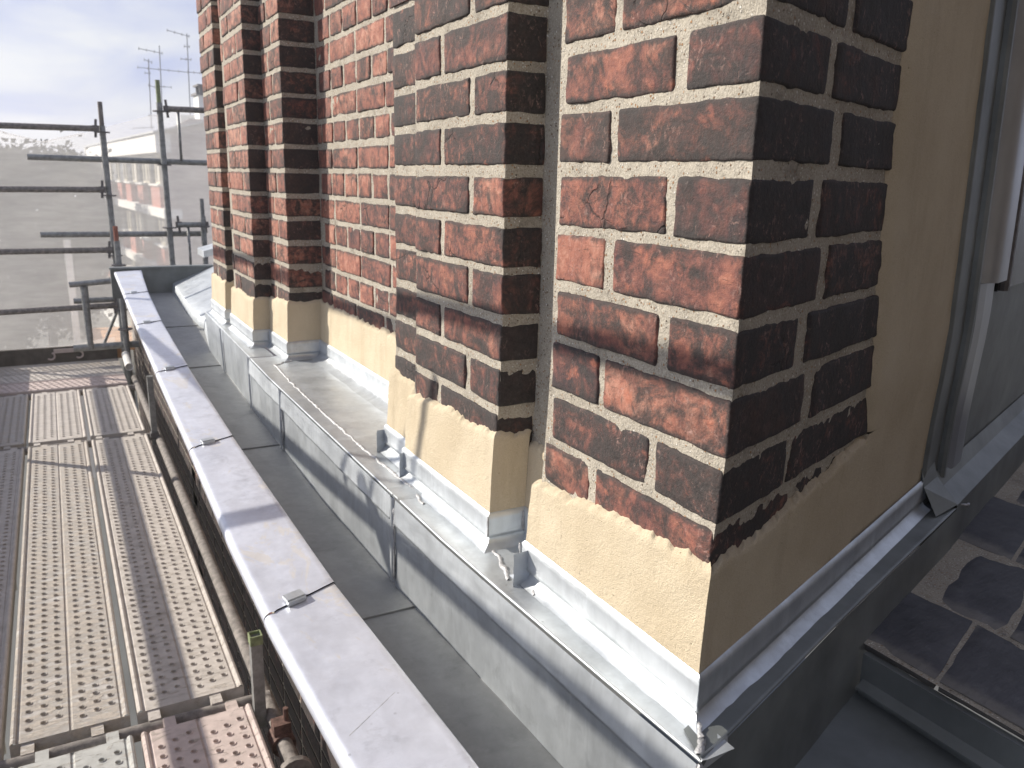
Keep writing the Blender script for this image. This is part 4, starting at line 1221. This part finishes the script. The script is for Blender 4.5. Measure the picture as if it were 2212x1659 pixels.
# timber landing beyond the end of the scaffold
t = thing("timber_landing", "fresh orange timber landing beyond the scaffold posts", "platform", None, (.5, 8.6, -1.6))
for i in range(6):
    mb = MB(); mb.box(.235 + .02 * jit(1), 1.15, 8.25 + .20 * i, 8.43 + .20 * i, -1.60 + jit(.004), -1.57 + jit(.004)); mb.build("plank", M['orangewood'], t)
mb = MB(); mb.box(.20, .232, 8.2, 9.4, -1.62, -1.50); mb.build("edge_board", M['orangewood'], t)
mb = MB(); mb.box(.25, .45, 8.02, 8.06, -1.62, -1.52); mb.build("nosing", M['orangewood'], t)

# ------------------------------------------------------------------ debris net
def net_top(x): return float(np.interp(x, [-1.0, -.62, -.30, -.01, .305, .44, .67, .915, 1.28, 1.7], [.31, .315, .29, .215, .30, .35, .42, .50, .535, .53]))
mb = MB(); g = []
for a in range(111):
    x = -.70 + 2.35 * a / 110; row = []
    for b in range(61):
        f = b / 60; zt = net_top(x); zb = -1.55
        z = zb + (zt - zb) * f
        y = 8.09 + .018 * nz(x, 0, z, 3.0, 5) + .012 * math.sin(x * 9 + z * 2) * (1 - f)
        row.append(Vector((x, y, z)))
    g.append(row)
mb.grid(g)
netob = mb.build("debris_net", M['net'], None, True)
tag(netob, "translucent white debris net stretched behind the scaffold end rails", "safety net")
mb = MB(); g = []
for a in range(81):
    x = -.9 + 1.30 * a / 80; row = []
    for b in range(31):
        f = b / 30
        y = 8.05 + .02 + 1.25 * f * f
        z = -1.48 - .62 * f + .05 * math.sin(f * 13 + x * 1.5) * (1 - .3 * f) + .03 * nz(x, f, 0, 3, 1) + .06 * x
        row.append(Vector((x, y, z)))
    g.append(row)
mb.grid(g)
tag(mb.build("net_apron", M['net'], None, True), "slack gathered folds of white net hanging at the platform edge", "safety net")
# gathered cord along the top and stiff hem
mb = MB(); pts = [Vector((x, 8.075, net_top(x) + .003 + .004 * nz(x, 0, 0, 7, 1))) for x in np.linspace(-.30, .31, 25)]
for a, b in zip(pts[:-1], pts[1:]): mb.tube(a, b, .0075, 6, False)
o = mb.build("gathered_hem", M['net'], netob, True)
mb = MB(); mb.box(.085, .150, 9.50, 9.53, -3.2, -.685)
tag(mb.build("fence_post", M['white']), "pale upright board standing behind the net", "post")

# ------------------------------------------------------------------ apartment building
apt = thing("apartment_building", "apartment block with white eaves band and brick balcony fronts behind the net", "building", None, (4.83, 42.16, -11.0))
FD = Vector((-.054, .9985, 0)).normalized(); FI = Vector((FD.y, -FD.x, 0))       # along the facade / into the block
C0 = Vector((4.83, 42.16, 0)); LEN = 31.0; DEPTH = 11.0
def ap(t, d, z): return C0 + FD * t + FI * d + Vector((0, 0, z))
def abox(t0, t1, d0, d1, z0, z1, name, mat, parent=None, build=True, mb=None):
    mb = mb or MB(); mb.obox(ap(t0, d0, z0), FD * (t1 - t0), FI * (d1 - d0), (0, 0, z1 - z0))
    return mb.build(name, mat, parent or apt) if build else mb
body = abox(0.0, LEN, 1.0, DEPTH, -11.0, 1.7, "wall", M['gable'])
mb = MB(); mb.obox(ap(-.05, 0.0, -11), FD * .9, FI * 1.05, (0, 0, 12.7)); mb.build("end_wall", M['gable'], apt)
mb = MB()
vs = [ap(-.02, 0, 1.6), ap(-.02, DEPTH, 1.6), ap(-.02, DEPTH, 2.25), ap(-.02, 1.2, 2.42), ap(-.02, 0, 1.75)]
vs2 = [v + FD * .25 for v in vs]
mb.add(vs + vs2, [(0, 1, 2, 3, 4), (9, 8, 7, 6, 5)] + [(i, 5 + i, 5 + (i + 1) % 5, (i + 1) % 5) for i in range(5)]); mb.build("gable_top", M['gable'], apt)
mb = MB(); mb.obox(ap(-.3, -.45, 1.72), FD * (LEN + .6), FI * 3.6 + Vector((0, 0, .86)), (0, 0, .08)); mb.obox(ap(-.3, 3.1, 2.58), FD * (LEN + .6), FI * 8 + Vector((0, 0, .1)), (0, 0, .08)); mb.build("roof", M['roofmetal'], apt)
abox(-.1, LEN, -.35, .3, .87, 1.72, "eaves_band", M['white'])
abox(LEN - .3, LEN + .3, -.4, 1.0, -11, 1.7, "end_pier", M['white'])
BAYS = [(1.87, 4.4), (6.93, 8.86), (11.3, 13.37), (15.18, 17.1), (18.9, 20.4), (22.2, 23.8), (26.0, 27.6)]
WINS = [(2.2, 3.35), (5.2, 6.0), (6.15, 7.1), (9.5, 10.9), (13.5, 14.6), (16.9, 18.1), (20.6, 21.8), (24.2, 25.4)]
for s in range(4):
    zt = .87 - 2.95 * s            # window head
    zs = zt - 2.55                 # top of the slab below
    abox(-.1, LEN, -.22, .6, zs - .42, zs, "floor_slab", M['white'])
    for b0, b1 in BAYS:
        if s >= 3 and b0 > 14: continue
        bx = abox(b0, b1, -.02, .25, zs + .002, zs + 1.02, "balcony_front", M['redbrickfar'])
        abox(b0 - .12, b1 + .12, -.10, .32, zs + 1.022, zs + 1.11, "coping_slab", M['white'], bx)
    for i, (ta, tb) in enumerate(WINS):
        if s >= 3 and ta > 14: continue
        mb = MB()
        for (u0, u1, z0, z1) in ((ta, ta + .16, zs + 1.12, zt), (tb - .16, tb, zs + 1.12, zt), (ta + .16, tb - .16, zt - .14, zt - .002), (ta + .16, tb - .16, zs + 1.12, zs + 1.22)):
            mb.obox(ap(u0, .08, z0), FD * (u1 - u0), FI * .10, (0, 0, z1 - z0))
        w = mb.build("window", M['cream'], apt)
        abox(ta + .161, tb - .161, .14, .16, zs + 1.221, zt - .141, "pane", M['glass'] if (i * 7 + s) % 3 else M['curtain'], w)
    abox(.31, LEN, .40, .44, zs + .002, zt, "loggia_glazing", M['glass'])
abox(.31, LEN, .95, .99, -11, .86, "back_panel", M['gable'])
ch = abox(1.6, 2.7, 2.0, 3.6, 2.3, 3.62, "chimney", M['white'])
mb = MB(); mb.obox(ap(1.5, 1.9, 3.62), FD * 1.3, FI * 1.8, (0, 0, .10)); mb.obox(ap(1.7, 2.1, 3.72), FD * .1, FI * 1.4, (0, 0, .32)); mb.obox(ap(2.5, 2.1, 3.72), FD * .1, FI * 1.4, (0, 0, .32)); mb.obox(ap(1.6, 2.0, 4.04), FD * 1.1, FI * 1.6, (0, 0, .08)); mb.build("chimney_cap", M['coupler'], ch)
abox(3.0, 4.2, 1.4, 2.4, 2.2, 2.75, "roof_hatch", M['roofmetal'])
def yagi(label, x, y, z0, z1, booms):
    t = thing("tv_antenna", label, "antenna", "television antennas on the block roof", (x, y, z0))
    mb = MB(); mb.tube((x, y, z0), (x + .12, y, z1), .028, 8, False); mb.build("mast", M['antenna'], t)
    for (f, l0, l1, tilt, ne) in booms:
        z = z0 + (z1 - z0) * f; xm = x + .12 * f
        mb = MB(); mb.tube((xm - l0, y, z + tilt), (xm + l1, y, z - tilt), .018, 6, False)
        for i in range(ne):
            u = i / max(1, ne - 1); px = xm - l0 + (l0 + l1) * u; pz = z + tilt - 2 * tilt * u
            mb.tube((px, y - .25, pz), (px, y + .25, pz), .012, 5, False); mb.tube((px, y, pz - .08), (px, y, pz + .08), .012, 5, False)
        mb.build("boom", M['antenna'], t)
yagi("shortest television antenna, nearest the green-topped post", 5.17, 49.8, 2.2, 5.75, ((.97, .2, .15, .05, 2), (.80, .2, .05, 0, 2), (.62, .05, .25, .04, 2), (.20, .1, .3, 0, 2), (.02, .9, .1, -.05, 3)))
yagi("middle television antenna with a long cross boom", 5.75, 49.8, 2.2, 6.45, ((.93, 1.0, .12, .07, 4), (.72, 1.1, 1.4, .03, 6), (.52, .2, .5, .0, 3), (.22, .15, .15, 0, 2)))
yagi("tallest television antenna with a tilted top boom, beside the brick edge", 7.09, 49.3, 2.2, 7.10, ((.995, .95, .1, .10, 4), (.87, .15, .1, 0, 2), (.74, .35, .15, 0, 3), (.61, .05, .9, 0, 4)))

# ------------------------------------------------------------------ trees behind the net, ground
def tree(label, x, y, z0, h, rx, seed):
    r_ = random.Random(seed)
    t = thing("street_tree", label, "tree", "trees behind the debris net", (x, y, z0))
    mb = MB(); mb.tube((x, y, z0), (x + .2, y, z0 + h * .55), .28, 9, False, .12)
    for i in range(9):
        a = r_.uniform(0, 6.28); b0 = Vector((x + .1, y, z0 + h * r_.uniform(.28, .55)))
        mb.tube(b0, b0 + Vector((math.cos(a) * rx * .6, math.sin(a) * rx * .6, h * r_.uniform(.12, .34))), .09, 6, False, .02)
    mb.build("trunk", M['bark'], t)
    mb = MB(); clumps = []
    for i in range(130):
        a = r_.uniform(0, 6.28); e = r_.uniform(-1.15, 1); rr_ = r_.uniform(.45, 1.0)
        clumps.append(Vector((x + math.cos(a) * rx * rr_ * math.sqrt(max(.3, 1 - e * e * .8)), y + math.sin(a) * rx * rr_ * math.sqrt(max(.3, 1 - e * e * .8)), z0 + h * .62 + e * h * .36)))
    for c in clumps:
        s = r_.uniform(.5, 1.15)
        for i in range(95):
            p = c + Vector((r_.gauss(0, s * .5), r_.gauss(0, s * .5), r_.gauss(0, s * .42)))
            n_ = Vector((r_.gauss(0, 1), r_.gauss(0, 1), r_.gauss(0, 1) + .4)).normalized(); u = n_.orthogonal().normalized(); v = n_.cross(u); k = r_.uniform(.10, .22)
            mb.add([p - u * k, p + v * k * .6, p + u * k, p - v * k * .6], [(0, 1, 2, 3)])
    mb.build("crown", M['leaf'], t)
tree("tall dark tree behind the net at the picture's edge", -3.4, 46, -11, 12.6, 3.6, 3)
tree("broad dark tree behind the net beside the apartment block", -.6, 52, -11, 12.0, 3.4, 4)
tree("lower tree behind the net touching the white end of the block", 1.4, 62, -11, 11.6, 2.6, 5)
tree("tree far left behind the net, mostly cut off", -8.5, 50, -11, 13.5, 4.5, 6)
mb = MB(); mb.grid([[Vector((-410 + 102.5 * a, -410 + 102.5 * b, -11.0)) for a in range(9)] for b in range(9)])
o = mb.build("ground", M['ground']); o['kind'] = 'structure'

# ------------------------------------------------------------------ thin sunlit haze over the street
mb = MB(); mb.box(-420, 420, -420, 420, -12.5, 16.0)
hm = bpy.data.materials.new("pale_air"); hm.use_nodes = True; ht = hm.node_tree; ht.nodes.clear()
ho = ht.nodes.new("ShaderNodeOutputMaterial"); hv = ht.nodes.new("ShaderNodeVolumePrincipled")
hv.inputs["Color"].default_value = (0.93, 0.94, 0.97, 1); hv.inputs["Density"].default_value = 0.0034; hv.inputs["Anisotropy"].default_value = 0.5
ht.links.new(hv.outputs[0], ho.inputs["Volume"])
o = mb.build("haze", hm); o['kind'] = 'stuff'
